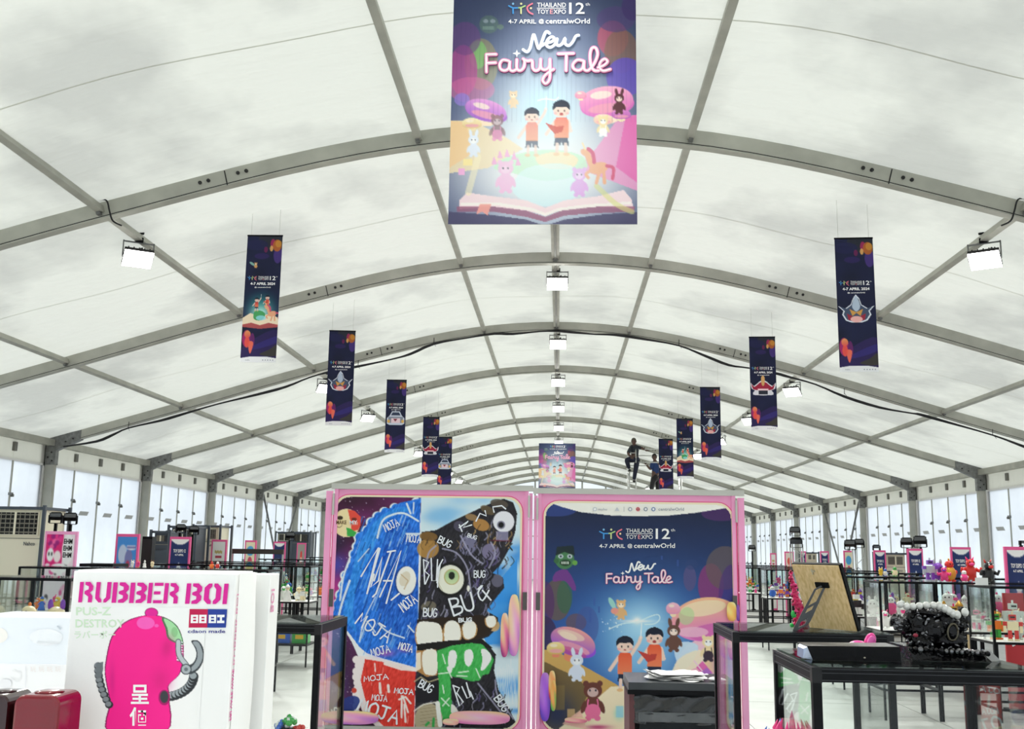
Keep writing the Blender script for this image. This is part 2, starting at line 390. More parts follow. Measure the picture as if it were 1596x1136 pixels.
class Canvas:
    def __init__(s, u0, v0, u1, v1, S, bg='#ffffff'):
        s.r = (u0, v0, u1, v1); s.S = S; s.W = int((u1 - u0) * S); s.H = int((v1 - v0) * S)
        s.X, s.Y = np.meshgrid(u0 + (np.arange(s.W) + .5) / S, v0 + (np.arange(s.H) + .5) / S)
        s.a = np.zeros((s.H, s.W, 3)) + hexc(bg)
    def _win(s, x0, y0, x1, y1):
        u0, v0 = s.r[:2]
        i0 = max(0, int((x0 - u0) * s.S) - 1); i1 = min(s.W, int((x1 - u0) * s.S) + 2); j0 = max(0, int((y0 - v0) * s.S) - 1); j1 = min(s.H, int((y1 - v0) * s.S) + 2)
        return slice(j0, max(j0, j1)), slice(i0, max(i0, i1))
    def mix(s, w, m, col):
        c = hexc(col) if not isinstance(col, np.ndarray) or col.ndim == 1 else col
        s.a[w] = s.a[w] * (1 - m[..., None]) + c * m[..., None]
    def poly(s, pts, col, al=1, sm=0, col2=None, ax=(0, 1), tex=0, mask=None):
        if sm: pts = smooth(pts, sm)
        P = np.array(pts, float); w = s._win(P[:, 0].min(), P[:, 1].min(), P[:, 0].max(), P[:, 1].max())
        X, Y = s.X[w], s.Y[w]; ins = np.zeros(X.shape, bool)
        if X.size == 0: return s
        for i in range(len(P)):
            x1, y1 = P[i]; x2, y2 = P[(i + 1) % len(P)]
            if y1 == y2: continue
            c = ((y1 > Y) != (y2 > Y)) & (X < (x2 - x1) * (Y - y1) / (y2 - y1) + x1); ins ^= c
        m = ins * float(al)
        if mask is not None: m = m * mask(X, Y)
        c = hexc(col)
        if col2 is not None:
            q = X * ax[0] + Y * ax[1]; q0, q1 = (P @ np.array(ax)).min(), (P @ np.array(ax)).max(); t = np.clip((q - q0) / (q1 - q0 + 1e-9), 0, 1)[..., None]
            c = hexc(col) * (1 - t) + hexc(col2) * t
        if tex:
            t = (vnoise(X + Y * .4, Y * .35, 1.6, 5)[..., None] - .5) * tex; c = np.clip(c + t, 0, 1)
        if c.ndim == 1: s.mix(w, m, c)
        else: s.a[w] = s.a[w] * (1 - m[..., None]) + c * m[..., None]
        return s
    def rect(s, x0, y0, x1, y1, col, al=1, **k): return s.poly([(x0, y0), (x1, y0), (x1, y1), (x0, y1)], col, al, **k)
    def ell(s, cx, cy, rx, ry, col, al=1, rot=0, soft=None, col2=None):
        R = max(rx, ry) * (1.05 if soft is None else 2.6); w = s._win(cx - R, cy - R, cx + R, cy + R); X, Y = s.X[w] - cx, s.Y[w] - cy
        if X.size == 0: return s
        c, d = math.cos(rot), math.sin(rot); x = (X * c + Y * d) / rx; y = (-X * d + Y * c) / ry; q = x * x + y * y
        e = max(1 / s.S / min(rx, ry), .02)
        m = np.clip((1 - np.sqrt(q)) / e + .5, 0, 1) * al if soft is None else np.exp(-q * soft) * al
        if col2 is not None:
            t = np.clip(y * .5 + .5, 0, 1)[..., None]; s.a[w] = s.a[w] * (1 - m[..., None]) + (hexc(col) * (1 - t) + hexc(col2) * t) * m[..., None]
        else: s.mix(w, m, col)
        return s
    def line(s, pts, wd, col, al=1, sm=0):
        if sm: pts = smooth(pts, sm, False)
        P = np.array(pts, float); w = s._win(P[:, 0].min() - wd, P[:, 1].min() - wd, P[:, 0].max() + wd, P[:, 1].max() + wd)
        X, Y = s.X[w], s.Y[w]
        if X.size == 0: return s
        D = np.full(X.shape, 1e9)
        for i in range(len(P) - 1):
            a, b = P[i], P[i + 1]; ab = b - a; L2 = (ab**2).sum() + 1e-9
            t = np.clip(((X - a[0]) * ab[0] + (Y - a[1]) * ab[1]) / L2, 0, 1)
            D = np.minimum(D, np.hypot(X - a[0] - t * ab[0], Y - a[1] - t * ab[1]))
        s.mix(w, np.clip((wd / 2 - D) * s.S + .5, 0, 1) * al, col); return s
    def sample(s, U, V):
        x = np.clip((U - s.r[0]) * s.S - .5, 0, s.W - 1.001); y = np.clip((V - s.r[1]) * s.S - .5, 0, s.H - 1.001)
        i = x.astype(int); j = y.astype(int); fx = (x - i)[..., None]; fy = (y - j)[..., None]; a = s.a
        return (a[j, i] * (1 - fx) + a[j, i + 1] * fx) * (1 - fy) + (a[j + 1, i] * (1 - fx) + a[j + 1, i + 1] * fx) * fy

def print_material(name, rough, coat=0, spec=.3):
    M = bpy.data.materials.new(name); M.use_nodes = True; nt = M.node_tree; b = nt.nodes['Principled BSDF']
    v = nt.nodes.new('ShaderNodeAttribute'); v.attribute_name = 'ink'; nt.links.new(v.outputs['Color'], b.inputs['Base Color'])
    b.inputs['Roughness'].default_value = rough; b.inputs['Specular IOR Level'].default_value = spec
    b.inputs['Coat Weight'].default_value = coat; return M
M_print = print_material('printed_ink', .55)
M_print_gloss = print_material('printed_gloss', .35)
def print_sheet(name, cv, corners, uvmap, step, parent, mat_=None, maskf=None, **kw):
    """flat printed sheet; corners = (origin, edge right, edge down) vectors; uvmap(s,t) -> canvas px arrays"""
    O, A, B = [np.array(c, float) for c in corners]
    nu = int((cv.r[2] - cv.r[0]) / step); nv = int((cv.r[3] - cv.r[1]) / step)
    s, t = np.meshgrid(np.linspace(0, 1, nu + 1), np.linspace(0, 1, nv + 1))
    P = O + s[..., None] * A + t[..., None] * B; U, V = uvmap(s, t, P)
    C = S2L(cv.sample(U, V)).reshape(-1, 3)
    idx = np.arange((nu + 1) * (nv + 1)).reshape(nv + 1, nu + 1)
    F = np.stack([idx[:-1, :-1], idx[1:, :-1], idx[1:, 1:], idx[:-1, 1:]], -1).reshape(-1, 4)
    if maskf is not None:
        keep = maskf(s, t).reshape(-1); F = F[keep[F].all(1)]
    me = bpy.data.meshes.new(name); n = len(P.reshape(-1, 3))
    me.vertices.add(n); me.vertices.foreach_set('co', P.reshape(-1).astype(np.float32))
    me.loops.add(len(F) * 4); me.loops.foreach_set('vertex_index', F.reshape(-1).astype(np.int32))
    me.polygons.add(len(F)); me.polygons.foreach_set('loop_start', (np.arange(len(F)) * 4).astype(np.int32))
    try: me.polygons.foreach_set('loop_total', np.full(len(F), 4, np.int32))
    except Exception: pass
    me.update(calc_edges=True)
    at_ = me.color_attributes.new('ink', 'FLOAT_COLOR', 'POINT')
    at_.data.foreach_set('color', np.concatenate([C, np.ones((n, 1))], 1).reshape(-1).astype(np.float32))
    me.materials.append(mat_ or M_print)
    o = bpy.data.objects.new(name, me); COL.objects.link(o); o.parent = parent; tag(o, **kw); return o
def proj_px(P):
    d = P - np.array([CAMX, 0, CAMZ]); z = d @ np.array(CF); return 798 + F_PX * (d @ np.array(CR)) / z, 568 - F_PX * (d @ np.array(CU)) / z

# ---- flat lettering (real outlines)
_TXT = {}
def text_geo(body, bold=0.0):
    k = (body, bold)
    if k in _TXT: return _TXT[k]
    cu = bpy.data.curves.new('t', 'FONT'); cu.body = body; cu.size = 1; cu.offset = bold; cu.resolution_u = 2
    o = bpy.data.objects.new('t', cu); COL.objects.link(o); dg = bpy.context.evaluated_depsgraph_get(); dg.update()
    me = o.evaluated_get(dg).to_mesh(); V = np.array([v.co[:2] for v in me.vertices]) if len(me.vertices) else np.zeros((0, 2)); Fs = [tuple(p.vertices) for p in me.polygons]
    o.evaluated_get(dg).to_mesh_clear(); bpy.data.objects.remove(o); bpy.data.curves.remove(cu)
    if len(V): mn, mx = V.min(0), V.max(0); V = (V - mn) / (mx - mn)
    _TXT[k] = (V, Fs); return _TXT[k]
class Ink:
    """collects flat shapes given in pixel-like coordinates; tf maps (u, v, layer) to 3-D"""
    def __init__(s, tf): s.tf = tf; s.mb = MB()
    def text(s, body, x0, y0, x1, y1, mt, bold=0.0, rot=0, layer=1, shear=0):
        V, Fs = text_geo(body, bold)
        if not len(V): return s
        cx, cy = (x0 + x1) / 2, (y0 + y1) / 2; w, h = x1 - x0, y1 - y0; c, d = math.cos(rot), math.sin(rot); vs = []
        for a, b in V:
            px = (a - .5) * w + shear * (b - .5) * h; py = -(b - .5) * h
            vs.append(s.tf(cx + px * c - py * d, cy + px * d + py * c, layer))
        s.mb.add(vs, Fs, mt); return s
    def stroke(s, pts, wd, mt, layer=1, sm=0, dx=0, dy=0):
        """ribbon with rounded ends; it rises a hair along its length so that loops never lie in one plane"""
        if sm: pts = smooth(pts, sm, False)
        P = [np.array(p, float) + (dx, dy) for p in pts]; P = [p for i, p in enumerate(P) if i == 0 or np.hypot(*(p - P[i - 1])) > 1e-6]
        s.n = getattr(s, 'n', 0) + 1; base = layer + (s.n % 6) * .1; dl = .35 / len(P); vs = []; fs = []; N = len(P)
        for i in range(N):
            a = P[max(i - 1, 0)]; b = P[min(i + 1, N - 1)]; d = (b - a) / (np.hypot(*(b - a)) + 1e-9); n = np.array([-d[1], d[0]]) * wd / 2
            vs += [s.tf(*(P[i] + n), base + dl * i), s.tf(*(P[i] - n), base + dl * i)]
            if i: fs.append((2 * i - 2, 2 * i - 1, 2 * i + 1, 2 * i))
        for i, q in ((0, 1), (N - 1, 0)):
            a0 = math.atan2(*( (P[1] - P[0]) if q else (P[-1] - P[-2]))[::-1]) + (math.pi / 2 if q else -math.pi / 2); o = len(vs)
            for k in range(1, 6): vs.append(s.tf(P[i][0] + wd / 2 * math.cos(a0 + math.pi * k / 6), P[i][1] + wd / 2 * math.sin(a0 + math.pi * k / 6), base + dl * i))
            fs.append(((2 * i, *range(o, o + 5), 2 * i + 1) if q else (2 * i + 1, *range(o, o + 5), 2 * i)))
        s.mb.add(vs, fs, mt); return s
    def disc(s, x, y, rx, ry, mt, layer=1, n=12, rot=0):
        c, d = math.cos(rot), math.sin(rot)
        s.mb.add([s.tf(x + rx * math.cos(a) * c - ry * math.sin(a) * d, y + rx * math.cos(a) * d + ry * math.sin(a) * c, layer) for a in [2 * math.pi * k / n for k in range(n)]], [tuple(range(n))[::-1]], mt); return s
    def poly(s, pts, mt, layer=1, sm=0):
        if sm: pts = smooth(pts, sm)
        from mathutils.geometry import tessellate_polygon
        tri = tessellate_polygon([[Vector((float(p[0]), float(p[1]), 0)) for p in pts]])
        s.mb.add([s.tf(p[0], p[1], layer) for p in pts], [tuple(t) for t in tri], mt); return s
    def build(s, name, parent, **kw): return s.mb.build(name, parent, **kw)
def ink(c): return mat('ink_' + (c if isinstance(c, str) else '%02x%02x%02x' % tuple(c)), c, .5, spec=.3)
I_w, I_pk, I_pk2, I_sh = ink('#ffffff'), ink('#ffc8de'), ink('#f58fc0'), ink('#7a3068')
LOCK = dict(N=[(545, 560), (590, 585), (625, 540), (655, 410), (672, 400), (712, 535), (735, 530), (788, 385), (815, 357), (842, 375)],
    e=[(735, 530), (800, 490), (870, 470), (898, 435), (865, 415), (820, 455), (810, 510), (850, 535), (900, 505), (930, 440)],
    w=[(930, 440), (922, 495), (950, 515), (990, 490), (1020, 430), (1020, 490), (1060, 515), (1105, 475), (1140, 410), (1172, 398)])
FAIRY = [[(130, 618), (240, 615)], [(130, 620), (130, 815)], [(135, 715), (235, 710)],
    [(380, 690), (320, 680), (283, 722), (290, 780), (340, 800), (385, 770), (395, 690), (395, 780), (430, 805), (470, 785)],
    [(475, 675), (475, 775), (515, 800), (555, 760), (562, 690), (548, 668)], [(555, 680), (600, 690), (648, 688), (655, 770), (690, 800), (735, 770), (745, 672)],
    [(745, 672), (748, 765), (790, 792), (840, 760), (850, 672)], [(850, 672), (852, 800), (842, 905), (800, 948), (768, 910), (800, 850), (890, 785)],
    [(945, 610), (1115, 605)], [(1035, 610), (1032, 800)],
    [(1225, 690), (1160, 680), (1110, 730), (1120, 780), (1170, 800), (1220, 770), (1235, 690), (1235, 780), (1270, 802), (1300, 785)],
    [(1300, 785), (1350, 720), (1388, 620), (1368, 545), (1322, 548), (1302, 630), (1315, 745), (1350, 797), (1400, 800)],
    [(1395, 765), (1460, 740), (1500, 700), (1470, 668), (1425, 700), (1410, 760), (1450, 803), (1530, 785)]]
def title(ik, ox, oy, sc, L=2, simple=False):
    """New Fairy Tale, traced; (ox, oy) = px of design point (110, 345)"""
    T = lambda pts: [(ox + (x - 110) * sc, oy + (y - 345) * sc) for x, y in pts]
    n = 2 if simple else 4
    for p in FAIRY:
        if not simple: ik.stroke(T(p), 50 * sc, I_sh, L, n, 3 * sc, 6 * sc)
        ik.stroke(T(p), 44 * sc, I_pk2, L + 1, n)
        ik.stroke(T(p), 32 * sc, I_pk, L + 2, n)
        if not simple: ik.stroke(T(p), 15 * sc, I_w, L + 3, n, -2 * sc, -3 * sc)
    for k in 'New':
        if not simple: ik.stroke(T(LOCK[k]), 38 * sc, ink('#9db4dc'), L + 1, n, 3 * sc, 4 * sc)
        ik.stroke(T(LOCK[k]), 32 * sc, I_w, L + 2, n)
    st = [(475, 560), (486, 592), (520, 603), (486, 616), (475, 650), (464, 616), (425, 603), (464, 592)]
    ik.poly(T(st), I_w, L + 3)
def lockup(ik, ox, oy, sc, L=2, date='4-7 APRIL @ centralwOrld', simple=False):
    """expo lockup; (ox, oy) = px of design point (378, 28)"""
    f = lambda x, y: (ox + (x - 378) * sc, oy + (y - 28) * sc)
    T = lambda pts: [f(*p) for p in pts]; n = 4
    bl, gr, pk = ink('#4aa0e8'), ink('#b9d98a'), ink('#f07a90')
    ik.stroke(T([(383, 65), (432, 88), (485, 88)]), 15 * sc, bl, L, n); ik.stroke(T([(432, 90), (432, 150)]), 17 * sc, bl, L)
    ik.disc(*f(432, 42), 13 * sc, 13 * sc, ink('#8cc6f0'), L)
    ik.stroke(T([(485, 88), (522, 85), (568, 65)]), 15 * sc, gr, L, n); ik.stroke(T([(522, 90), (522, 150)]), 17 * sc, ink('#dfe6a0'), L)
    ik.disc(*f(524, 42), 13 * sc, 13 * sc, ink('#e8e6a8'), L)
    ik.stroke(T([(650, 40), (603, 68), (592, 100), (615, 138), (655, 158)]), 17 * sc, pk, L, n); ik.disc(*f(634, 92), 12 * sc, 12 * sc, ink('#ffe0b0'), L)
    ik.text('THAILAND', *f(705, 30), *f(1030, 80), I_w, 0, layer=L)
    ik.poly(T([(702, 89), (1030, 89), (1030, 95), (702, 95)]), I_w, L)
    ik.text('TOY', *f(705, 106), *f(835, 156), I_w, 0, layer=L); ik.text('E', *f(850, 106), *f(882, 156), ink('#f4a0a8'), 0, layer=L); ik.text('XPO', *f(888, 106), *f(1030, 156), I_w, 0, layer=L)
    ik.text('12', *f(1065, 28), *f(1240, 156), I_w, .012, layer=L); ik.text('th', *f(1250, 30), *f(1300, 64), I_w, .0, layer=L)
    if date:
        a, b = date.split('@')
        ik.text(a.strip(), *f(378, 218), *f(692, 266), I_w, .012, layer=L); ik.text('@', *f(722, 214), *f(782, 270), I_w, .015, layer=L); ik.text(b.strip(), *f(800, 208), *f(1300, 266), I_w, .01, layer=L)

# ---- little picture elements drawn on a canvas
def mushroom(c, x, y, w, h, cap, cap2, stem='#f6e3b8', tilt=0, al=1):
    c.ell(x + w * .02, y + h * .10, w * .5, h * .30, cap2, al, tilt)
    c.poly([(x - w * .12, y), (x + w * .12, y), (x + w * .2, y + h * .5), (x - w * .18, y + h * .5)], stem, al, sm=4)
    c.ell(x, y, w / 2, h * .38, cap, al, tilt, col2=cap2); c.ell(x + w * .02, y + h * .17, w * .36, h * .12, '#f2a5b8', al * .8, tilt)
    c.ell(x - w * .1, y - h * .16, w * .2, h * .1, '#fff0dc', al * .8, tilt)
def kid(c, x, y, h, up=False, shirt='#f0603c', al=1):
    """child standing, head centre (x, y), about h px tall"""
    r = h * .155; sk = '#f8d8c8'
    c.poly([(x - r * .75, y + r * 3.4), (x + r * .75, y + r * 3.4), (x + r * .9, y + r * 4.4), (x + r * .1, y + r * 4.3), (x, y + r * 3.8), (x - r * .1, y + r * 4.3), (x - r * .9, y + r * 4.4)], '#202a44', al)
    for sx in (-.5, .5): c.line([(x + sx * r, y + r * 4.2), (x + sx * r * 1.1, y + r * 5.3)], r * .42, sk, al); c.ell(x + sx * r * 1.2, y + r * 5.4, r * .38, r * .2, '#f3c58c', al)
    c.line([(x - r * .7, y + r * 1.4), (x - r * 1.8, y + r * 3)], r * .42, sk, al)
    if up: c.line([(x + r * .6, y + r * 1.4), (x + r * 1.7, y - r * .3), (x + r * 1.9, y - r * .9)], r * .42, sk, al); c.line([(x + r * 1.9, y - r * .8), (x + r * 2, y - r * 2.6)], r * .12, '#f4fbff', al)
    else:
        c.line([(x + r * .8, y + r * 1.4), (x + r * 1.1, y + r * 2.6), (x, y + r * 2.6)], r * .42, sk, al)
    c.poly([(x - r * .6, y + r * .95), (x + r * .6, y + r * .95), (x + r * .82, y + r * 1.4), (x + r * .85, y + r * 3.5), (x - r * .85, y + r * 3.5), (x - r * .82, y + r * 1.4)], shirt, al, col2='#f58a60')
    if not up: c.poly([(x - r * 2, y + r * 1.6), (x - r * .6, y + r * 2.1), (x + r * .3, y + r * 2.0), (x + r * .1, y + r * 2.7), (x - r * .8, y + r * 3.0)], '#c8443c', al)
    c.ell(x, y, r, r * .92, sk, al); c.ell(x, y + r * .35, r * .9, r * .6, sk, al)
    c.poly([(x - r * 1.02, y + r * .1), (x - r * .9, y - r * .7), (x, y - r * 1.12), (x + r * .9, y - r * .7), (x + r * 1.02, y + r * .1), (x + r * .6, y - r * .25), (x, y - r * .2), (x - r * .6, y - r * .25)], '#141c30', al, sm=3)
    for sx in (-.38, .38): c.ell(x + sx * r, y + r * .2, r * .09, r * .14, '#302028', al); c.ell(x + sx * r * 1.9, y + r * .5, r * .22, r * .14, '#f6a8a8', al * .7)
    c.ell(x, y + r * .6, r * (.14 if up else .22), r * (.08 if up else .17), '#b04040', al)
def plush(c, x, y, h, body, ears='round', face=None, al=1, suit=None):
    """simple soft toy seen from the front"""
    r = h * .24; face = face or body
    if ears == 'long':
        for sx in (-.55, .6): c.ell(x + sx * r, y - r * 1.25, r * .3, r * .75, body, al, sx * .35)
    else:
        for sx in (-.75, .75): c.ell(x + sx * r, y - r * .75, r * .32, r * .32, body, al)
    c.ell(x, y + r * 1.8, r * .95, r * 1.2, body, al)
    if suit: c.ell(x, y + r * 2.25, r * .85, r * .8, suit, al); [c.line([(x + sx * r * .5, y + r), (x + sx * r * .6, y + r * 2)], r * .16, suit, al) for sx in (-1, 1)]
    for sx in (-.5, .5): c.ell(x + sx * r, y + r * 3.0, r * .34, r * .3, suit or body, al)
    for sx in (-1, 1): c.ell(x + sx * r * 1.0, y + r * 1.8, r * .26, r * .7, body, al, -sx * .3)
    c.ell(x, y, r, r * .9, body, al); c.ell(x, y + r * .2, r * .6, r * .5, face, al)
    for sx in (-.32, .32): c.ell(x + sx * r, y, r * .1, r * .12, '#1a1a30', al)
def pony(c, x, y, s, al=1):
    b = '#f4b088'; mn = '#d8587c'
    c.ell(x, y, 13 * s, 8 * s, b, al, -.25); c.line([(x - 9 * s, y - 3 * s), (x - 15 * s, y - 18 * s)], 8 * s, b, al); c.ell(x - 18 * s, y - 21 * s, 7 * s, 4.5 * s, b, al, .5)
    c.line([(x - 10 * s, y + 3 * s), (x - 17 * s, y + 8 * s), (x - 14 * s, y + 13 * s)], 4 * s, b, al, 4); c.line([(x + 7 * s, y + 4 * s), (x + 8 * s, y + 20 * s)], 4.5 * s, b, al); c.line([(x + 1 * s, y + 5 * s), (x - 3 * s, y + 20 * s)], 4.5 * s, b, al)
    c.line([(x - 14 * s, y - 26 * s), (x - 8 * s, y - 20 * s), (x - 6 * s, y - 8 * s)], 5 * s, mn, al, 4); c.line([(x + 11 * s, y - 3 * s), (x + 20 * s, y), (x + 19 * s, y + 14 * s)], 4.5 * s, mn, al, 4)
    c.line([(x - 18 * s, y - 25 * s), (x - 22 * s, y - 34 * s)], 1.8 * s, '#ffe0a0', al)
def sponsors(ik, x0, x1, y, h, L=2):
    g = ink('#9aa0ae'); n = 9
    ik.disc(x0 + h * .5, y, h * .5, h * .5, ink('#c9ced8'), L); ik.disc(x0 + h * .5, y, h * .32, h * .32, I_w, L + 1)
    ik.text('mahu', x0 + h * 1.3, y - h * .3, x0 + h * 3.4, y + h * .3, g, layer=L)
    xm = x0 + (x1 - x0) * .34; ik.poly([(xm - 8 - h, y + h * .4), (xm - 8 - h * .4, y - h * .5), (xm - 8 + h * .2, y + h * .4)], ink('#d4d8e0'), L)
    ik.poly([(xm, y - h * .6), (xm + .5, y - h * .6), (xm + .5, y + h * .6), (xm, y + h * .6)], g, L)
    for i, c in enumerate(('#a8aebc', '#d04858', '#8a94a8', '#6a84b8')):
        xx = xm + (x1 - x0) * (.07 + .085 * i); ik.disc(xx, y, h * .5, h * .5, ink(c), L); ik.disc(xx, y, h * .28, h * .3, I_w, L + 1)
        if i == 1: ik.poly([(xx - h * .1, y - h * .3), (xx + h * .1, y - h * .3), (xx + h * .1, y + h * .3), (xx - h * .1, y + h * .3)], ink(c), L + 2); ik.poly([(xx - h * .3, y - h * .1), (xx + h * .3, y - h * .1), (xx + h * .3, y + h * .1), (xx - h * .3, y + h * .1)], ink(c), L + 2)
    ik.text('centralwOrld', x1 - (x1 - x0) * .28, y - h * .38, x1, y + h * .38, g, .01, layer=L)

# ================================================================== hanging banners
M_back = mat('banner_back', '#d8d8d4', .7)
def rope(b, a, c): b.tube([a, c], .0015, M_alu, 4)
# --- large centre banner, drawn in photo px
def big_art():
    c = Canvas(700, -20, 1000, 355, 1.5, '#3c4a6c')
    Y = c.Y; X = c.X
    t = np.clip((Y + 12) / 150, 0, 1)[..., None]; c.a = hexc('#35415f') * (1 - t) + hexc('#7d8cae') * t
    e = np.clip(np.abs(X - 850) / 150, 0, 1)[..., None] ** 2 * .6; c.a = c.a * (1 - e) + hexc('#2a3258') * e
    for x, y, rx, ry, col, al in [(750, 100, 26, 40, '#8a8468', .8), (745, 85, 14, 22, '#7cc46a', .7), (722, 110, 22, 40, '#b04890', .8), (725, 60, 24, 26, '#6a3f80', .6), (955, 60, 24, 28, '#a84e68', .9),
            (968, 80, 26, 34, '#7a5a50', .8), (975, 120, 30, 30, '#5a46b0', .9), (960, 30, 30, 20, '#4a3a70', .7), (735, 140, 36, 20, '#d06098', .6), (720, 155, 12, 10, '#8a70d0', .8), (985, 10, 16, 22, '#3c2c64', .8)]:
        c.ell(x, y, rx, ry, col, al)
    # faint green figure
    c.ell(762, 38, 15, 14, '#5c7a68', .55); c.ell(757, 33, 4, 3, '#c0c8d8', .5); c.ell(768, 33, 4, 3, '#c0c8d8', .5); c.rect(752, 41, 770, 46, '#8aa898', .5); c.ell(780, 42, 5, 4, '#7a9a70', .5)
    c.ell(850, 205, 62, 80, '#f2fdff', 1, soft=.55); c.ell(850, 270, 110, 55, '#ffffff', .97, soft=.6); c.ell(850, 180, 38, 44, '#9fe2ff', .5, soft=.8)
    # hill sides
    c.poly([(700, 188), (735, 188), (790, 215), (815, 232), (760, 262), (700, 270)], '#fbe4b8', .85); c.poly([(700, 188), (730, 190), (735, 240), (700, 262)], '#f8cc94', .8)
    c.poly([(1000, 178), (965, 182), (930, 230), (900, 262), (1000, 300)], '#f29ccc', .85); c.poly([(1000, 178), (975, 182), (960, 260), (1000, 290)], '#ea5fae', .7)
    mushroom(c, 757, 172, 66, 44, '#eba6e0', '#a864d0', '#ffe6c8', .25); mushroom(c, 735, 192, 30, 22, '#fff0c4', '#e8c888'); mushroom(c, 945, 158, 84, 62, '#f9b4cc', '#e070c0', '#ffe6d0', -.12); mushroom(c, 905, 148, 18, 16, '#f7b6c6', '#e48cae')
    mushroom(c, 968, 178, 30, 20, '#e088d0', '#c060b8'); mushroom(c, 940, 186, 30, 22, '#fbe3c8', '#f6bfa8')
    # meadow, book
    c.poly([(790, 245), (850, 233), (900, 240), (915, 255), (905, 272), (850, 282), (800, 270), (770, 262)], '#c4f2cc', .9, sm=4); c.poly([(835, 245), (870, 236), (900, 246), (890, 262), (850, 262)], '#ffe9b8', .9, sm=4)
    c.poly([(820, 262), (890, 258), (905, 300), (850, 322), (800, 300)], '#d8fbff', .7, sm=4)
    c.poly([(716, 312), (728, 300), (770, 306), (820, 312), (850, 324), (880, 312), (930, 306), (972, 296), (984, 310), (988, 326), (930, 322), (880, 326), (850, 336), (820, 328), (770, 322), (716, 326)], '#ffe2e6', .95)
    c.poly([(712, 322), (770, 322), (820, 328), (850, 338), (880, 326), (930, 322), (990, 322), (988, 330), (930, 332), (880, 336), (850, 346), (820, 338), (770, 330), (712, 330)], '#9a5a78', .8)
    c.poly([(718, 316), (780, 316), (830, 324), (850, 332), (870, 324), (920, 318), (984, 314), (984, 318), (920, 323), (870, 329), (850, 337), (830, 329), (780, 321), (718, 321)], '#fff6f0', .9)
    c.poly([(700, 330), (760, 334), (820, 342), (850, 352), (880, 342), (940, 334), (1000, 330), (1000, 356), (700, 356)], '#4a4668', .85)
    c.poly([(748, 318), (766, 318), (760, 336), (752, 330), (742, 334)], '#f6a59c', .95)
    c.line([(745, 245), (730, 300)], 10, '#fff2c8', .6, 0); c.line([(930, 290), (960, 318), (985, 330)], 8, '#e0e08a', .6, 3)
    c.rect(722, 248, 736, 258, '#ffe9a0'); c.rect(715, 262, 724, 273, '#f7b2e0')
    for a in np.linspace(712, 990, 40): c.line([(a, 20), (a, 190)], .5, '#2c3454', .18)
    plush(c, 775, 188, 40, '#8a6a70', 'round', '#d8c8cc', .8, suit='#e890c0'); plush(c, 738, 218, 34, '#e8f0ff', 'long', '#ffffff', .95); plush(c, 800, 148, 26, '#f6d4a8', 'round', '#fff0dc', .8)
    plush(c, 965, 153, 32, '#5c3038', 'long', '#f4d8cc'); plush(c, 940, 188, 32, '#f4e0a8', 'round', '#ffffff', .9, suit='#ffffff')
    plush(c, 788, 262, 50, '#f8c0e6', 'round', '#fbd2ee', .95); plush(c, 903, 272, 44, '#e6a8ee', 'round', '#f6d8fb', .9); pony(c, 933, 262, 1.15)
    for x, y in ((770, 250), (779, 241), (790, 239), (801, 243), (807, 252)): c.poly([(x - 4, y + 6), (x, y - 7), (x + 5, y + 6)], '#f6a8dc', .95)
    kid(c, 829, 180, 74, True, '#f08070', .8); kid(c, 875, 170, 84, False, '#f07864', .9)
    c.line([(838, 157), (850, 154), (865, 156), (870, 152)], 1.6, '#ffffff', .9, 4)
    hz = np.exp(-(((X - 850) / 95)**2 + ((Y - 250) / 62)**2) * .8)[..., None] * .48; c.a = c.a * (1 - hz) + hz  # white haze: overexposed look put into the middle of the print colour
    return c
def big_banner(name, u, v0, v1, w_px, d, cv, full, label):
    c0 = at(u - w_px / 2, v0, d); c1 = at(u + w_px / 2, v0, d); cb = at(u, v1, d)
    w = abs(c1.x - c0.x); h = c0.z - cb.z; x = (c0.x + c1.x) / 2; zt = (c0.z + c1.z) / 2
    E = empty(name, (x, d, zt - h), label, 'banner', 'large hanging title banners')
    b = MB(); b.bbox((-w / 2, 0, 0), (w / 2, .006, h), M_back); b.build('backing_board', E)
    if full: mp = lambda s, t, P: proj_px(P + np.array([x, d, zt - h]))
    else: mp = lambda s, t, P: (707 + 285 * s, -12 + 360 * t)
    print_sheet('printed_front', cv, ((-w / 2, -.002, h), (w, 0, 0), (0, 0, -h)), mp, 1.5 if full else 3.2, E)
    if full: tf = lambda a, b_, L: at(a, b_, d - .002 - .0012 * L) - Vector((x, d, zt - h))
    else: tf = lambda a, b_, L: Vector(((a - 849.5) / 285 * w, -.002 - .004 * L, h - (b_ + 12) / 360 * h))
    ik = Ink(tf); title(ik, 755.2, 47.5, .1379, 2, not full); lockup(ik, 792.2, 3.9, .1379, 2); ik.build('lettering', E)
    for sx in (-.42, .42): r = MB(); rope(r, (sx * w, .003, h - .01), (sx * w, .003, prof(x + sx * w) + .06 - (zt - h))); r.build('hanging_wire', E)
    return E
CV_BIG = big_art()
big_banner('hanging_banner', 849.3, -12, 348, 283, 6.5, CV_BIG, True, 'large fairy tale banner, biggest of all, hanging high in the middle of the tent')
big_banner('hanging_banner', 868.5, 691, 762, 57, 31.5, CV_BIG, False, 'small distant fairy tale banner hanging in the middle above the pink frames')

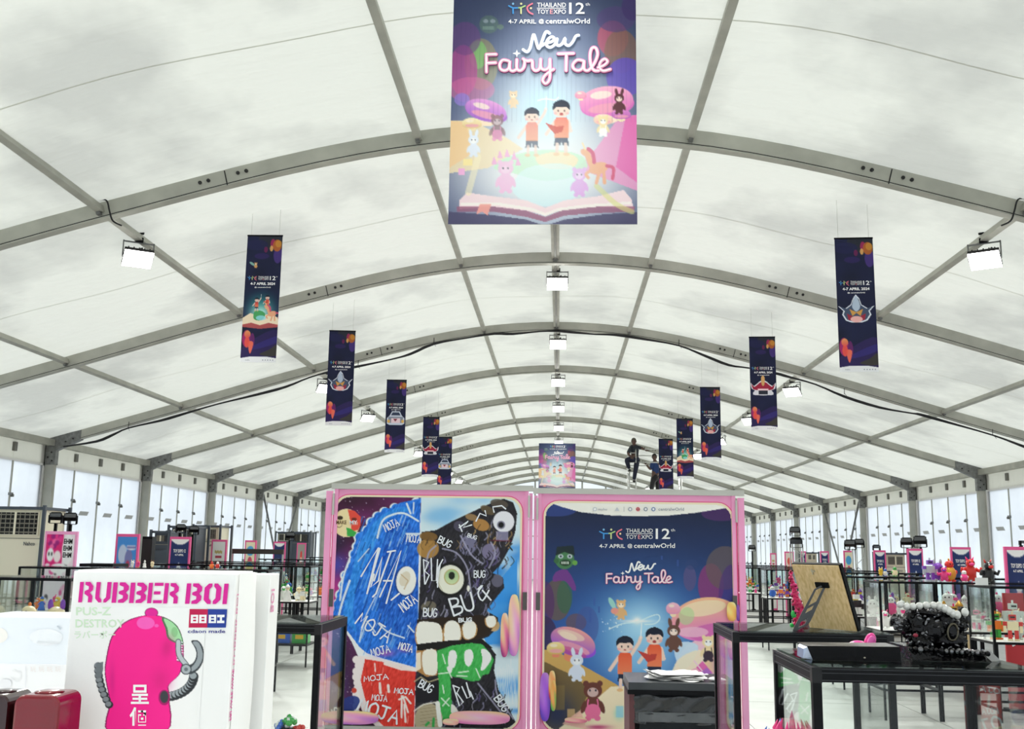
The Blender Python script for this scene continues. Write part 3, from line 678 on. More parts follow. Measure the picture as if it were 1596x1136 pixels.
# --- tall side banners in four printed versions, design space 57 x 211 px
def tall_canvas(kind):
    c = Canvas(0, 0, 57, 211, 3, '#10163a')
    n = vnoise(c.X, c.Y, 22, 4)[..., None]; c.a = hexc('#0b1230') * (1 - n * .6) + hexc('#1c2250') * n * .6
    c.ell(40, 10, 22, 14, '#262a34', .9, .3); c.ell(16, 16, 18, 9, '#1a1c4a', .8); c.ell(25, 35, 12, 5, '#2a1e58', .9)
    c.ell(51, 33, 7, 14, '#46307c', .95); c.ell(42, 14, 4, 8, '#a0285a', .95); c.ell(49, 17, 7, 10, '#b4622a', .95); c.ell(51, 14, 5, 6, '#c88a34', .9); c.ell(40, 22, 2.6, 5, '#e0a860', .95); c.ell(31, 24, 3, 5, '#6a1c50', .95)
    c.poly([(0, 190), (20, 172), (57, 158), (57, 205), (0, 205)], '#2c1e58', .9, sm=4); c.poly([(30, 198), (45, 190), (57, 182), (57, 200)], '#3c3a32', .9, sm=4); c.poly([(10, 190), (35, 176), (57, 168), (57, 178), (30, 188)], '#332a7a', .8, sm=4)
    c.ell(8, 172, 7, 14, '#b02a70', .95); c.ell(9, 165, 5, 6, '#f0a860', .95, col2='#e85a50'); c.ell(17, 176, 4, 13, '#6a2468', .95); c.poly([(11, 178), (19, 178), (17, 192), (14, 196)], '#f0705a', .98, sm=3); c.ell(9, 178, 4, 9, '#f25a48', .9)
    if kind == 'story':
        c.ell(28, 118, 24, 22, '#2a8a8c', .9, soft=1.2); c.ell(28, 130, 18, 14, '#c8fff0', .95, soft=1.2)
        c.poly([(0, 138), (12, 130), (28, 136), (44, 130), (57, 138), (57, 150), (42, 146), (28, 151), (14, 146), (0, 150)], '#ffeccc', 1); c.poly([(0, 149), (14, 146), (28, 150), (42, 146), (57, 149), (57, 153), (28, 156), (0, 153)], '#c85a58', .9)
        c.poly([(18, 128), (28, 126), (36, 132), (30, 142), (18, 140)], '#48a860', .95, sm=3); c.ell(29, 138, 8, 4, '#a0ecff', .8)
        kid(c, 21, 108, 22, True, '#d04040'); kid(c, 38, 104, 22, False, '#d84a3c'); pony(c, 47, 131, .55)
        plush(c, 16, 48, 9, '#d8a060', 'round', '#fff0dc'); c.ell(10, 48, 5, 2, '#a0d8c0', .8, .6)
    elif kind == 'silver':
        o = [(28, 90), (33, 96), (36, 106), (45, 112), (55, 108), (48, 116), (50, 122), (44, 131), (36, 134), (20, 134), (12, 131), (7, 122), (9, 116), (1, 108), (12, 112), (20, 106), (24, 96)]
        c.poly(o, '#e8eef8'); c.poly([(28 + (x - 28) * .9, 116 + (y - 116) * .9) for x, y in o], '#46546e')
        c.poly([(28, 92), (34, 108), (30, 116), (26, 116), (22, 108)], '#b8c8dc', sm=3); c.poly([(18, 113), (28, 118), (38, 113), (34, 124), (28, 119), (22, 124)], '#d8a050')
        c.poly([(14, 120), (22, 124), (22, 132), (16, 130)], '#a02840'); c.poly([(42, 120), (34, 124), (34, 132), (40, 130)], '#a02840'); c.ell(28, 129, 9, 5, '#f6b8b4')
    elif kind == 'car':
        c.poly([(12, 104), (18, 92), (40, 92), (46, 104), (54, 112), (54, 128), (46, 132), (12, 132), (4, 128), (4, 112)], '#d4dcec'); c.poly([(15, 104), (20, 95), (38, 95), (43, 104)], '#38445e')
        c.poly([(8, 108), (50, 108), (50, 126), (8, 126)], '#8892a4'); c.rect(16, 112, 42, 126, '#f4d8e0'); c.poly([(22, 114), (28, 122), (34, 114)], '#8a2844'); c.ell(9, 121, 4, 5, '#e8b860'); c.ell(49, 121, 4, 5, '#e8b860'); c.line([(28, 92), (28, 86)], 2, '#c8d0e0')
    elif kind == 'red':
        c.poly([(1, 104), (8, 112), (20, 102), (28, 99), (36, 102), (48, 112), (56, 104), (54, 118), (46, 122), (50, 132), (6, 132), (10, 122), (3, 118)], '#e8e8f0', sm=2)
        c.poly([(3, 107), (9, 114), (20, 105), (28, 102), (36, 105), (47, 114), (53, 107), (51, 117), (44, 121), (12, 121), (5, 117)], '#a82040', sm=2); c.poly([(24, 94), (28, 88), (32, 94), (31, 108), (28, 112), (25, 108)], '#e0b070', sm=3)
        c.poly([(16, 118), (40, 118), (38, 124), (18, 124)], '#ffd8e0'); c.rect(18, 122, 38, 131, '#2a2e3c')
    c.poly([(0, 204), (15, 201.5), (42, 201.5), (57, 204), (57, 211), (0, 211)], '#f4f6f8')
    return c
TALL = {}
def tall_proto(kind):
    d = 12.0; w, h = .425, 1.56; cv = tall_canvas(kind)
    E = empty('hanging_banner', (0, 0, 0))
    b = MB(); b.bbox((-w / 2, 0, 0), (w / 2, .006, h), M_back); b.build('backing_board', E)
    print_sheet('printed_front', cv, ((-w / 2, -.002, h), (w, 0, 0), (0, 0, -h)), lambda s, t, P: (57 * s, 211 * t), .75, E)
    tf = lambda a, b_, L: Vector(((a / 57 - .5) * w, -.002 - .0015 * L, h - b_ / 211 * h)); ik = Ink(tf)
    lockup(ik, 4, 68.5, .0525, 1, None); ik.text('4-7 APRIL 2024', 9, 79, 49, 83.5, I_w, .03, layer=1); ik.text('@ centralwOrld', 16, 86.2, 42, 88.8, I_w, .02, layer=1)
    for i in range(5): ik.disc(36 + 4 * i, 207, .9, .9, ink('#8a90a0'), 1, 8)
    ik.text('mahu', 8, 205.8, 15, 208.2, ink('#9aa0ae'), layer=1)
    ik.build('lettering', E)
    r = MB(); r.bbox((-w / 2 - .003, -.006, h - .012), (w / 2 + .003, .01, h + .006), M_black); r.build('top_rail', E)
    for sx in (-.4, .4): r = MB(); rope(r, (sx * w, .003, h), (sx * w, .003, h + .5)); r.build('hanging_wire', E)
    return E
SIDE = [ # u, v_top, depth, kind, yaw, label
    (413.5, 367, 12, 'story', .02, 'tall navy banner with two storybook children, leftmost of the hanging row, nearest on that side'),
    (534, 515.5, 16.6, 'silver', .10, 'tall navy banner with silver helmet face, second in the left-hand hanging row'),
    (618.5, 592, 22, 'car', .05, 'tall navy banner with a silver car face, third in the left-hand hanging row'),
    (672.5, 650, 27, 'red', .08, 'tall navy banner with red horned helmet, fourth in the left-hand hanging row'),
    (694, 681, 31.5, 'car', .05, 'smallest banner with silver car face, half behind the left pink frame'),
    (1330, 371, 11.7, 'silver', -.06, 'tall navy banner with silver helmet face, rightmost of the hanging row, nearest on that side'),
    (1187.5, 525, 17.2, 'red', -.05, 'tall navy banner with red horned helmet, second in the right-hand hanging row'),
    (1106.5, 603.5, 22.2, 'silver', 0, 'tall navy banner with silver helmet face beside the scaffold workers, third from the right'),
    (1067, 652.5, 27.2, 'story', 0, 'small navy banner with two storybook children, fourth in the right-hand hanging row'),
    (1037.5, 684, 31.5, 'red', 0, 'small navy banner with red helmet in front of the blue-shirted scaffold worker')]
for u, v, d, kind, rz, lab in SIDE:
    p = at(u, v, d); h = 1.56
    if kind in TALL: e = dup(TALL[kind])
    else: e = TALL[kind] = tall_proto(kind)
    e.location = (p.x, d, p.z - h); e.rotation_euler = (0, 0, rz)
    tag(e, lab, 'banner', 'tall hanging side banners')
    for ch in e.children:
        if ch.name.startswith('hanging_wire'):
            gap = prof(p.x) + .08 - p.z; ch.location.z = h - h * gap / .5; ch.scale.z = gap / .5

# ================================================================== lamps on the purlins
M_lens = mat('lamp_lens', '#ffffff', .3, emit='#fffef8', es=14)
def floodlight_proto():
    E = empty('floodlight', (0, 0, 0))
    M = Matrix.Rotation(math.radians(-34), 3, 'X')
    b = MB(); b.box((0, 0, -.20), (.33, .25, .045), M_blackm, M)
    for i in range(5): b.box((-.12 + .06 * i, 0, -.165), (.012, .20, .035), M_blackm, M)
    b.build('lamp_housing', E)
    l = MB(); l.box(Vector((0, 0, -.20)) + M @ Vector((0, 0, -.028)), (.325, .245, .016), M_lens, M); l.build('lamp_lens', E)
    k = MB(); k.box((-.172, 0, -.11), (.012, .03, .20), M_steel); k.box((.172, 0, -.11), (.012, .03, .20), M_steel); k.box((0, 0, -.02), (.355, .03, .012), M_steel); k.build('lamp_bracket', E)
    c = MB(); c.box((0, 0, .01), (.09, .07, .06), M_black); c.box((0, .0, .10), (.10, .04, .02), M_black); c.build('lamp_clamp', E)
    w = MB(); w.tube([(.02, .03, -.14), (.06, .10, -.05), (.05, .25, -.02), (.03, .45, .0)], .008, M_rubber, 6); w.build('lamp_cable', E)
    d = bpy.data.lights.new('floodlight_beam', 'AREA'); d.shape = 'RECTANGLE'; d.size = .26; d.size_y = .18; d.energy = LAMP_W; d.spread = math.radians(108); d.color = (1, .985, .94)
    o = bpy.data.objects.new('floodlight_beam', d); COL.objects.link(o); o.parent = E; o.location = Vector((0, 0, -.20)) + M @ Vector((0, 0, -.045)); o.rotation_euler = (math.radians(-34), 0, 0)
    return E
LAMP_W = 65
fp = floodlight_proto(); used = False
ORD = ['', 'nearest', 'second', 'third', 'fourth', 'fifth', 'sixth', 'seventh', 'eighth', 'ninth', 'tenth', 'eleventh', 'twelfth']
for x, rn in ((0, 'middle ridge purlin'), (-NX[2], 'left side purlin'), (NX[2], 'right side purlin')):
    n = 0
    for k in range(K0, K1):
        if used: e = dup(fp)
        else: e = fp; used = True
        oy = .62 if x == 0 else 1.0
        e.location = (x + (.03 if x == 0 else 0), YA[k] + oy, prof(x) - .02); e.rotation_euler = (0, 0, 0 if x == 0 else (.55 if x < 0 else -.55))
        if k >= 1: n += 1
        lab = ('bright white floodlight under the %s, %s lit lamp of that row' % (rn, ORD[n])) if n else 'bright white floodlight on the %s, %s behind the viewpoint' % (rn, ['last', 'second', 'nearest'][k - K0])
        tag(e, lab, 'lamp', 'floodlights under the roof purlins' if n else 'floodlights behind the viewpoint')

# black cable strapped under the third arch
pts = [(99, 696), (150, 688), (175, 678), (200, 667), (250, 655.5), (283, 646), (338, 630), (400, 615), (445, 603), (483, 588), (520, 578), (558, 571), (610, 560), (640, 551.5), (676, 536), (726, 527), (770, 520), (800, 520.4), (842, 516.5), (870, 516),
    (899, 518.4), (928, 521), (960, 522), (1004, 528.5), (1058, 538.6), (1100, 555), (1136, 569), (1167, 573.5), (1210, 582), (1228, 587), (1271, 599), (1316, 618), (1371, 635), (1421, 644), (1434, 646), (1477, 658), (1547, 678), (1596, 696), (1640, 712)]
b = MB(); P = [at(u, v, YA[3] - .10) for u, v in smooth(pts, 3, False)]
b.tube(P, [.016 + .014 * math.sin(i * .35) ** 2 for i in range(len(P))], M_rubber, 6)
ca = empty('power_cable', P[0], 'black power cable strapped in slack loops under the third roof arch', 'cable')
for i in range(len(b.v)): b.v[i] = tuple(Vector(b.v[i]) - P[0])
b.build('cable_run', ca)
for u, v in ((200, 664), (676, 533), (1058, 536), (1316, 612), (1547, 676), (558, 568)):
    q = at(u, v, YA[3] - .10) - P[0]; t = MB(); t.tube([q + Vector((0, 0, -.03)), q + Vector((.005, 0, .09))], .007, M_rubber, 5); t.tube([q + Vector((0, -.02, -.02)), q + Vector((.05, -.05, -.10))], .004, M_rubber, 4); t.build('cable_tie', ca)
for sx in (-1, 1):
    p = Vector((sx * (NX[2] - .1), YA[1] - .09, prof(NX[2])))
    q = MB(); q.tube(smooth([(sx * .12, 0, .12), (sx * .02, -.02, .10), (-sx * .03, -.03, -.03), (-sx * .07, -.02, -.13), (-sx * .14, .05, -.16)], 4, False), .009, M_rubber, 6)
    q.build('lamp_lead', loc=p, label='short black lamp lead hooked over the nearest arch on the %s' % ('left' if sx < 0 else 'right'), cat='cable', group='lamp leads over the nearest arch')

# ================================================================== workers on their scaffold
DS = 36.0
M_alu_l = mat('scaffold_aluminium', (.55, .56, .54), .35, .5)
def S_(u, v, d=DS): return at(u, v, d)
zdeck = S_(1015, 771).z
sc0 = Vector((S_(981, 760).x, DS, 0)); SW = S_(1062, 760).x - sc0.x
sf = empty('scaffold_tower', sc0, 'grey aluminium scaffold tower carrying two workers under the roof', 'scaffold')
ztop = S_(1010, 700).z
for i, (x, y) in enumerate(((0, 0), (0, .75), (SW, 0), (SW, .75))):
    b = MB(); b.tube([(x, y, .12), (x, y, ztop)], .028, M_alu_l, 8); b.build('upright', sf)
    b = MB(); b.ell((x, y, .06), (.03, .06, .06), M_black, 10, 6); b.build('castor', sf)
lx = S_(991, 730).x - sc0.x
for x in (0, SW):
    n = 0; z = .4
    while z < ztop:
        b = MB(); b.tube([(x, 0, z), (x, .75, z)], .02, M_alu_l, 6); b.build('rung', sf); z += .45
b = MB(); b.tube([(lx, -.05, zdeck - 2), (lx, -.05, ztop)], .024, M_alu_l, 8); b.build('ladder_rail', sf)
for v in (706, 717, 735, 752): z = S_(985, v).z; b = MB(); b.tube([(0, -.03, z), (lx, -.05, z)], .018, M_alu_l, 6); b.build('ladder_rung', sf)
for v, y in ((700, 0), (707, .75), (720.5, 0), (723, .75)):
    z = S_(1010, v).z; b = MB(); b.tube([(0, y, z), (SW, y, z)], .022, M_alu_l, 6); b.build('guard_rail', sf)
b = MB(); b.bbox((0, 0, zdeck - .05), (SW, .75, zdeck), M_alu_l); b.build('deck_board', sf)
for k in range(3):
    b = MB(); z0 = .3 + k * 1.2; b.tube([(0, 0, z0), (SW, 0, z0 + 1.1)], .018, M_alu_l, 6); b.build('brace', sf)

def skin_body(name, joints, edges, mt, parent, sub=1):
    """one continuous skinned surface; joints = [(x, y, z, radius)]"""
    me = bpy.data.meshes.new(name); me.from_pydata([j[:3] for j in joints], edges, []); o = bpy.data.objects.new(name, me); COL.objects.link(o)
    sm = o.modifiers.new('skin', 'SKIN'); sm.use_smooth_shade = True
    for i, j in enumerate(joints):
        s = me.skin_vertices[0].data[i] if me.skin_vertices else None
        if s: s.radius = (j[3], j[3]); s.use_root = i == 0
    o.modifiers.new('sub', 'SUBSURF').levels = sub; o.modifiers['sub'].render_levels = sub
    me.materials.append(mt); o.parent = parent; return o
def person(name, base, J, shirt, trousers, hair, skin, label, cap=False):
    """J: dict of joint -> (u, v, depth offset)"""
    E = empty(name, base, label, 'person', 'workers on the scaffold')
    W_ = lambda k, dx=0, dz=0, dy=0: at(J[k][0] + dx, J[k][1] + dz, DS + J[k][2] + dy) - Vector(base)
    jl = []; names = {}
    def add(k, p, r): names[k] = len(jl); jl.append((p.x, p.y, p.z, r))
    add('pelvis', W_('pelvis'), .135); add('waist', (W_('pelvis') * .6 + W_('chest') * .4), .12); add('chest', W_('chest'), .145); add('neckbase', (W_('chest') * .45 + W_('head') * .55), .065)
    add('neck', (W_('chest') * .25 + W_('head') * .75), .05)
    for s in 'lr':
        add('sh' + s, W_('sh' + s), .065); add('el' + s, W_('el' + s), .048); add('wr' + s, W_('wr' + s), .034)
        add('hp' + s, W_('hp' + s), .10); add('kn' + s, W_('kn' + s), .072); add('an' + s, W_('an' + s), .048)
    e = [('pelvis', 'waist'), ('waist', 'chest'), ('chest', 'neckbase'), ('neckbase', 'neck')] + [x for s in 'lr' for x in (('chest', 'sh' + s), ('sh' + s, 'el' + s), ('el' + s, 'wr' + s), ('pelvis', 'hp' + s), ('hp' + s, 'kn' + s), ('kn' + s, 'an' + s))]
    body = skin_body('body', jl, [(names[a], names[b]) for a, b in e], skin, E)
    up = [k for k in names if k not in ('hpl', 'hpr', 'knl', 'knr', 'anl', 'anr', 'wrl', 'wrr', 'neck')]
    def sub(keys, grow, mt, nm):
        idx = {k: i for i, k in enumerate(keys)}; js = [(*jl[names[k]][:3], jl[names[k]][3] + grow) for k in keys]
        skin_body(nm, js, [(idx[a], idx[b]) for a, b in e if a in idx and b in idx], mt, E)
    sub(['pelvis', 'waist', 'chest', 'neckbase', 'shl', 'shr', 'ell', 'elr'], .012, shirt, 'shirt')
    sub(['waist', 'pelvis', 'hpl', 'knl', 'anl', 'hpr', 'knr', 'anr'], .016, trousers, 'trousers')
    h = W_('head'); b = MB(); b.ell(h, (.078, .095, .115), skin, 14, 10); b.ell(h + Vector((0, -.10, -.01)), (.014, .022, .02), skin, 6, 5)
    for sx in (-1, 1): b.ell(h + Vector((sx * .08, 0, 0)), (.014, .024, .034), skin, 6, 5); b.ell(h + Vector((sx * .032, -.086, .012)), (.013, .008, .009), M_blackm, 6, 4)
    b.ell(h + Vector((0, -.085, -.055)), (.028, .01, .008), mat('lip', '#7a4440', .6), 8, 4); b.build('head', E)
    b = MB(); b.ell(h + Vector((0, .014, .034)), (.088, .10, .098), hair, 14, 8); b.build('hair', E)
    for s in 'lr':
        w = W_('wr' + s); f = (w - W_('el' + s)).normalized(); b = MB(); b.ell(w + f * .05, (.035, .03, .045), skin, 8, 6)
        side = f.cross(Vector((0, 1, 0))).normalized()
        for i in range(4):
            o = w + f * .085 + side * (.018 * (i - 1.5)); L = (.055, .068, .062, .048)[i]; b.tube([o, o + f * L * .55 + Vector((0, -.008, 0)), o + f * L + Vector((0, -.03, -.01))], [.009, .0085, .007], skin, 6)
        b.tube([w + f * .03 - side * .03, w + f * .065 - side * .05, w + f * .09 - side * .05], [.011, .010, .008], skin, 6); b.build('hand', E)
        a = W_('an' + s); b = MB(); b.ell(a + Vector((0, -.07, -.05)), (.05, .135, .045), M_blackm, 10, 6); b.build('shoe', E)
    return E
sk = mat('skin_brown', '#5a4238', .6); 
J1 = dict(pelvis=(990, 716, .1), chest=(989, 700, .05), head=(987.9, 688, -.05), shl=(984, 696, .05), ell=(978.5, 707, -.1), wrl=(983, 711, -.2), shr=(995, 697, .05), elr=(1000.5, 698.5, -.05), wrr=(1005, 700, 0),
    hpl=(987, 716, 0), knl=(975.5, 716, -.12), anl=(981, 731, -.05), hpr=(993, 718, .1), knr=(990.5, 733, -.15), anr=(988, 748, -.05))
person('person', S_(990, 752), J1, mat('shirt_dark', '#20262e', .8), mat('trousers_navy', '#141a30', .8), mat('cap_grey', '#4c4a40', .8), sk, 'worker in dark clothes and grey cap sitting astride the scaffold ladder, reaching along the rail')
J2 = dict(pelvis=(1022, 745, .35), chest=(1022, 726, .35), head=(1020, 712.5, .3), shl=(1017.5, 721.5, .3), ell=(1013.8, 732, .2), wrl=(1007.5, 724, .1), shr=(1027, 722, .35), elr=(1030, 732, .3), wrr=(1028, 740, .2),
    hpl=(1019, 747, .3), knl=(1016, 758, .25), anl=(1014.5, 769, .3), hpr=(1025, 747, .4), knr=(1025.5, 758, .35), anr=(1025, 769, .4))
person('person', S_(1020, 771, DS + .3), J2, mat('shirt_blue', '#1f3a6e', .8), M_blackm, mat('hair_black', '#0c0a0a', .7), sk, 'worker in a blue shirt standing on the scaffold deck, gripping the guard rail')
for o in [x for x in bpy.data.objects if x.type == 'MESH' and x.modifiers.get('skin')]:
    pass

# ================================================================== pink framed display walls
DP = 10.5
M_pink = mat('pink_board', '#ffaad8', .55); M_pink2 = mat('pink_dark', '#f4609f', .55); M_cream = mat('cream_edge', '#fff0cf', .5); M_aluw = mat('white_aluminium', (.56, .56, .52), .45, .2)
def rrect(x0, z0, x1, z1, r, n=6):
    out = []
    for cx, cz, a in ((x1 - r, z1 - r, 0), (x0 + r, z1 - r, 90), (x0 + r, z0 + r, 180), (x1 - r, z0 + r, 270)):
        for k in range(n + 1): t = math.radians(a + 90 * k / n); out.append((cx + r * math.cos(t), cz + r * math.sin(t)))
    return out
def left_art():
    c = Canvas(500, 765, 818, 1136, 2, '#30142c'); X, Y = c.X, c.Y
    n = vnoise(X, Y, 26, 1)[..., None]; n2 = vnoise(X, Y, 18, 2)[..., None]
    c.a = hexc('#38122c') * (1 - n) + hexc('#6a2460') * n; k = np.exp(-(((X - 520) / 22)**2 + ((Y - 925) / 40)**2))[..., None]; c.a = c.a * (1 - k) + hexc('#c83a98') * k
    for x, y, rx, ry, col in ((522, 880, 22, 18, '#4a50c0'), (520, 845, 20, 14, '#241a3a'), (525, 990, 24, 18, '#7a3a98'), (520, 1060, 22, 36, '#5a4ab0'), (535, 1030, 20, 40, '#3a1c40')): c.ell(x, y, rx, ry, col, .85, soft=1)
    for i in range(420):
        x, y = _rng.uniform(502, 600), _rng.uniform(768, 1130); c.ell(x, y, *(2 * [_rng.choice([.4, .6, .9])]), '#e8d8f0', _rng.uniform(.3, .9))
    # sky half
    c.rect(656, 765, 818, 1136, '#dff3fc'); c.rect(650, 900, 657, 1136, '#dff3fc')
    for i in range(16): x, y = _rng.uniform(665, 770), _rng.uniform(775, 835); c.ell(x, y, _rng.uniform(8, 22), _rng.uniform(5, 14), '#8cc8f4', .55, soft=1)
    for i in range(30): x, y = _rng.uniform(768, 808), _rng.uniform(850, 1120); c.ell(x, y, _rng.uniform(8, 20), _rng.uniform(4, 16), ['#2f8ae6', '#4aa2f0', '#e8f6ff'][i % 3], .75, soft=1)
    c.poly([(735, 960), (806, 870), (806, 1000), (760, 1005)], '#349af4', .9)
    for i in range(10): x = 775 + i * 3; c.line([(x, 1040 + _rng.uniform(-15, 10)), (x + 3, 1075 + _rng.uniform(0, 30))], 1, '#f4fbff', .8)
    # blue head
    B = [(656, 776), (640, 780), (625, 783), (612, 790), (596, 796), (585, 803), (575, 812), (568, 825), (556, 835), (553, 850), (548, 862), (545, 880), (535, 895), (532, 910), (527, 925), (522, 940), (520, 955), (525, 968), (535, 975), (543, 985), (552, 997), (560, 1008), (572, 1018), (600, 1027), (648, 1040), (652, 900)]
    c.poly([(x - 2, y + 3) for x, y in B[:19]] + [(548, 1000), (560, 1026), (572, 1030), (648, 1048), (656, 900)], '#f4f8fc', sm=3)
    for x, y in B[3:19]: c.ell(x + 3, y + 2, 8, 8, '#f2f8ff'); c.ell(x + 5, y + 2, 7, 7, '#2486ec')
    c.poly(B, '#2178e8', tex=.25)
    c.poly([(640, 795), (612, 805), (592, 825), (580, 860), (560, 900), (550, 950), (556, 985), (545, 975), (535, 960), (545, 910), (560, 850), (585, 812), (620, 790)], '#2f93f6', sm=3, tex=.25)
    c.poly([(648, 830), (610, 820), (595, 850), (600, 900), (590, 960), (610, 1000), (648, 1010)], '#1a62d0', .8, sm=3, tex=.3)
    for i in range(150):
        x, y = _rng.uniform(560, 640), _rng.uniform(800, 1010); L = _rng.uniform(8, 26); a = _rng.uniform(1.3, 2.1); c.line([(x, y), (x - L * .35, y + L * math.sin(a))], _rng.uniform(.7, 2), ['#0e3f96', '#3a9cf8', '#7cc0ff', '#1a4fae', '#2e8cff', '#d8ecff'][i % 6], .7)
    for pl, w in (([(588, 838), (596, 812), (612, 802), (630, 800), (652, 812)], 3), ([(585, 930), (568, 965), (560, 1000)], 1.5), ([(545, 870), (535, 900), (530, 935)], 3), ([(575, 855), (558, 875)], 1.5), ([(634, 785), (640, 800)], 3), ([(645, 783), (644, 800)], 2), ([(634, 832), (656, 832)], 3.4), ([(590, 972), (605, 985), (630, 994)], 2.4), ([(572, 968), (585, 985)], 2), ([(636, 975), (645, 985)], 2.5), ([(545, 905), (533, 940), (528, 960)], 3.4)): c.line(pl, w, '#f0f8ff', .95, 4)
    c.ell(632, 906, 17, 24, '#0c3a8c', .8); c.ell(633, 905, 15.5, 22.5, '#fdfcf6', rot=.1); c.ell(631, 902, 8, 12, '#e8dcc4', .8, .4); c.line([(625, 895), (636, 905), (630, 918)], 1.5, '#c8a878', .8)
    c.ell(630, 1012, 10, 5, '#a050c0', .8, soft=1.2); c.ell(600, 1018, 16, 6, '#b060c8', .9, soft=1)
    # red jaw
    c.poly([(560, 1022), (580, 1024), (648, 1040), (646, 1136), (590, 1136), (566, 1112), (556, 1085), (556, 1050)], '#fbeeee', sm=0); [c.ell(556 + _rng.uniform(-3, 4), y, 6, 6, '#fbf0f0') for y in range(1028, 1110, 9)]
    c.poly([(569, 1027), (600, 1032), (648, 1046), (645, 1136), (602, 1136), (575, 1108), (568, 1085), (562, 1060)], '#e83c30', tex=.12)
    for i in range(40): x, y = _rng.uniform(568, 640), _rng.uniform(1035, 1130); c.line([(x, y), (x + _rng.uniform(-2, 2), y + _rng.uniform(4, 14))], _rng.uniform(.6, 1.6), ['#ff6a58', '#c82a22', '#ffb4a8'][i % 3], .6)
    for pl, w in (([(600, 1034), (625, 1042), (648, 1044)], 5), ([(584, 1034), (585, 1046)], 2), ([(626, 1085), (626, 1118)], 3), ([(628, 1085), (636, 1110)], 3), ([(622, 1090), (632, 1086), (640, 1096)], 3), ([(630, 1098), (632, 1125)], 3), ([(592, 1065), (593, 1080)], 4), ([(605, 1068), (606, 1078)], 4), ([(560, 1088), (556, 1078)], 2)): c.line(pl, w, '#fff6f2', .95)
    c.ell(552, 1076, 4, 4, '#d84838'); c.poly([(520, 1100), (545, 1085), (560, 1088), (556, 1104), (530, 1118)], '#243a8c', .9, sm=3)
    # dark half
    K = [(657, 829), (680, 826), (705, 812), (735, 798), (765, 784), (785, 777), (800, 783), (806, 800), (803, 830), (794, 855), (780, 880), (768, 893), (784, 900), (786, 916), (770, 936), (758, 952), (776, 962), (776, 978), (762, 992), (742, 999), (760, 1003), (773, 1020), (770, 1045), (777, 1075), (792, 1102), (804, 1126), (790, 1136), (648, 1136), (650, 1000), (655, 900)]
    c.poly(K, '#26242c', tex=.1)
    for cx, cy, rx, ry, col in ((667, 855, 17, 15, '#c09048'), (668, 836, 14, 7, '#8a6430'), (750, 818, 13, 9, '#c8924c'), (735, 806, 10, 5, '#a8865a'), (760, 795, 12, 6, '#6a5a40'), (778, 785, 14, 7, '#5c5248'), (770, 975, 9, 9, '#e8c088'), (716, 820, 9, 8, '#545066'), (730, 850, 14, 16, '#8482a4'), (765, 860, 14, 13, '#8c84a8'), (775, 905, 9, 10, '#6c6a80'), (668, 945, 12, 8, '#7c7462'), (672, 960, 14, 6, '#585468')): c.ell(cx, cy, rx, ry, col, .9, _rng.uniform(-.5, .5))
    for i in range(520):
        x, y = _rng.uniform(660, 800), _rng.uniform(800, 1125)
        if y > 965 and y < 1065 and x < 775: continue
        if (x - 702)**2 + (y - 903)**2 < 700 or (y < 905 and y < 829 - (x - 657) * .32 + 12): continue
        if x > 770 and 880 < y < 1060: continue
        if x > 700 + (y - 1060) * .6 + 75 and y > 1060: continue
        L = _rng.uniform(6, 18); a = _rng.uniform(.6, 2.4); c.line([(x, y), (x + L * .5 * math.cos(a), y + L * .5), (x + L * .4 * math.cos(a * 2), y + L)], _rng.uniform(.8, 2.2), (['#9896b8', '#121018', '#c8c6dc', '#6a5a9a', '#0c0a10', '#7c7a98', '#08080c'] if y > 850 or y > 870 - (x - 657) * .1 else ['#b08c50', '#181410', '#8c6c40', '#5c4a34', '#d8b478', '#0c0a10', '#a8a6c0'])[i % 7], .75, 3)
    for pl in ([(690, 855), (712, 862), (728, 885), (733, 915), (738, 940)], [(680, 850), (668, 862), (664, 885)], [(718, 835), (735, 865), (752, 878)], [(765, 845), (772, 862), (762, 885)], [(745, 1065), (765, 1090), (785, 1115)], [(772, 1060), (776, 1085), (800, 1120)]): c.line(pl, 2.6, '#aeacc8', .85, 4)
    c.ell(702, 903, 25, 27, '#141210'); c.ell(702, 903, 21, 22.5, '#f6f6e6'); c.ell(704, 899, 12, 12.5, '#c8b878'); c.ell(704, 899, 10.5, 11, '#a8cc90', col2='#d8e8b8'); c.ell(704, 897, 5, 6, '#1c2418'); c.ell(730, 917, 2.4, 5, '#fbfbf0'); c.line([(683, 893), (682, 905), (690, 921)], .8, '#b0a880', .7, 3)
    c.ell(785, 815, 17.5, 17.5, '#1e1c28'); c.ell(785, 813, 16.5, 16.5, '#f2f2fb'); c.ell(781, 818, 6.4, 6.4, '#8a88a0'); c.ell(781, 818, 4.4, 4.4, '#0c0c10'); c.rect(773, 828, 792, 842, '#a09cc0', .8); c.line([(765, 842), (798, 843)], 1.2, '#701838')
    # teeth and green
    c.poly([(650, 966), (690, 962), (750, 958), (776, 968), (760, 990), (720, 1004), (650, 1006)], '#2a1c10', 1)
    for p in ([(651, 972), (670, 969), (686, 975), (689, 1000), (672, 1005), (651, 1004)], [(694, 973), (706, 967), (716, 975), (717, 996), (702, 1002), (693, 1000)], [(722, 973), (734, 967), (742, 975), (740, 990), (731, 996), (723, 992)], [(758, 962), (770, 960), (773, 972), (766, 978), (759, 974)]):
        c.poly([((x - 1.5) if x < sum(q[0] for q in p) / len(p) else x + 1.5, y + 1) for x, y in p], '#c89858', sm=4); c.poly(p, '#fffdf4', sm=4)
    c.poly([(649, 1004), (700, 998), (752, 996), (768, 1010), (650, 1016)], '#141210')
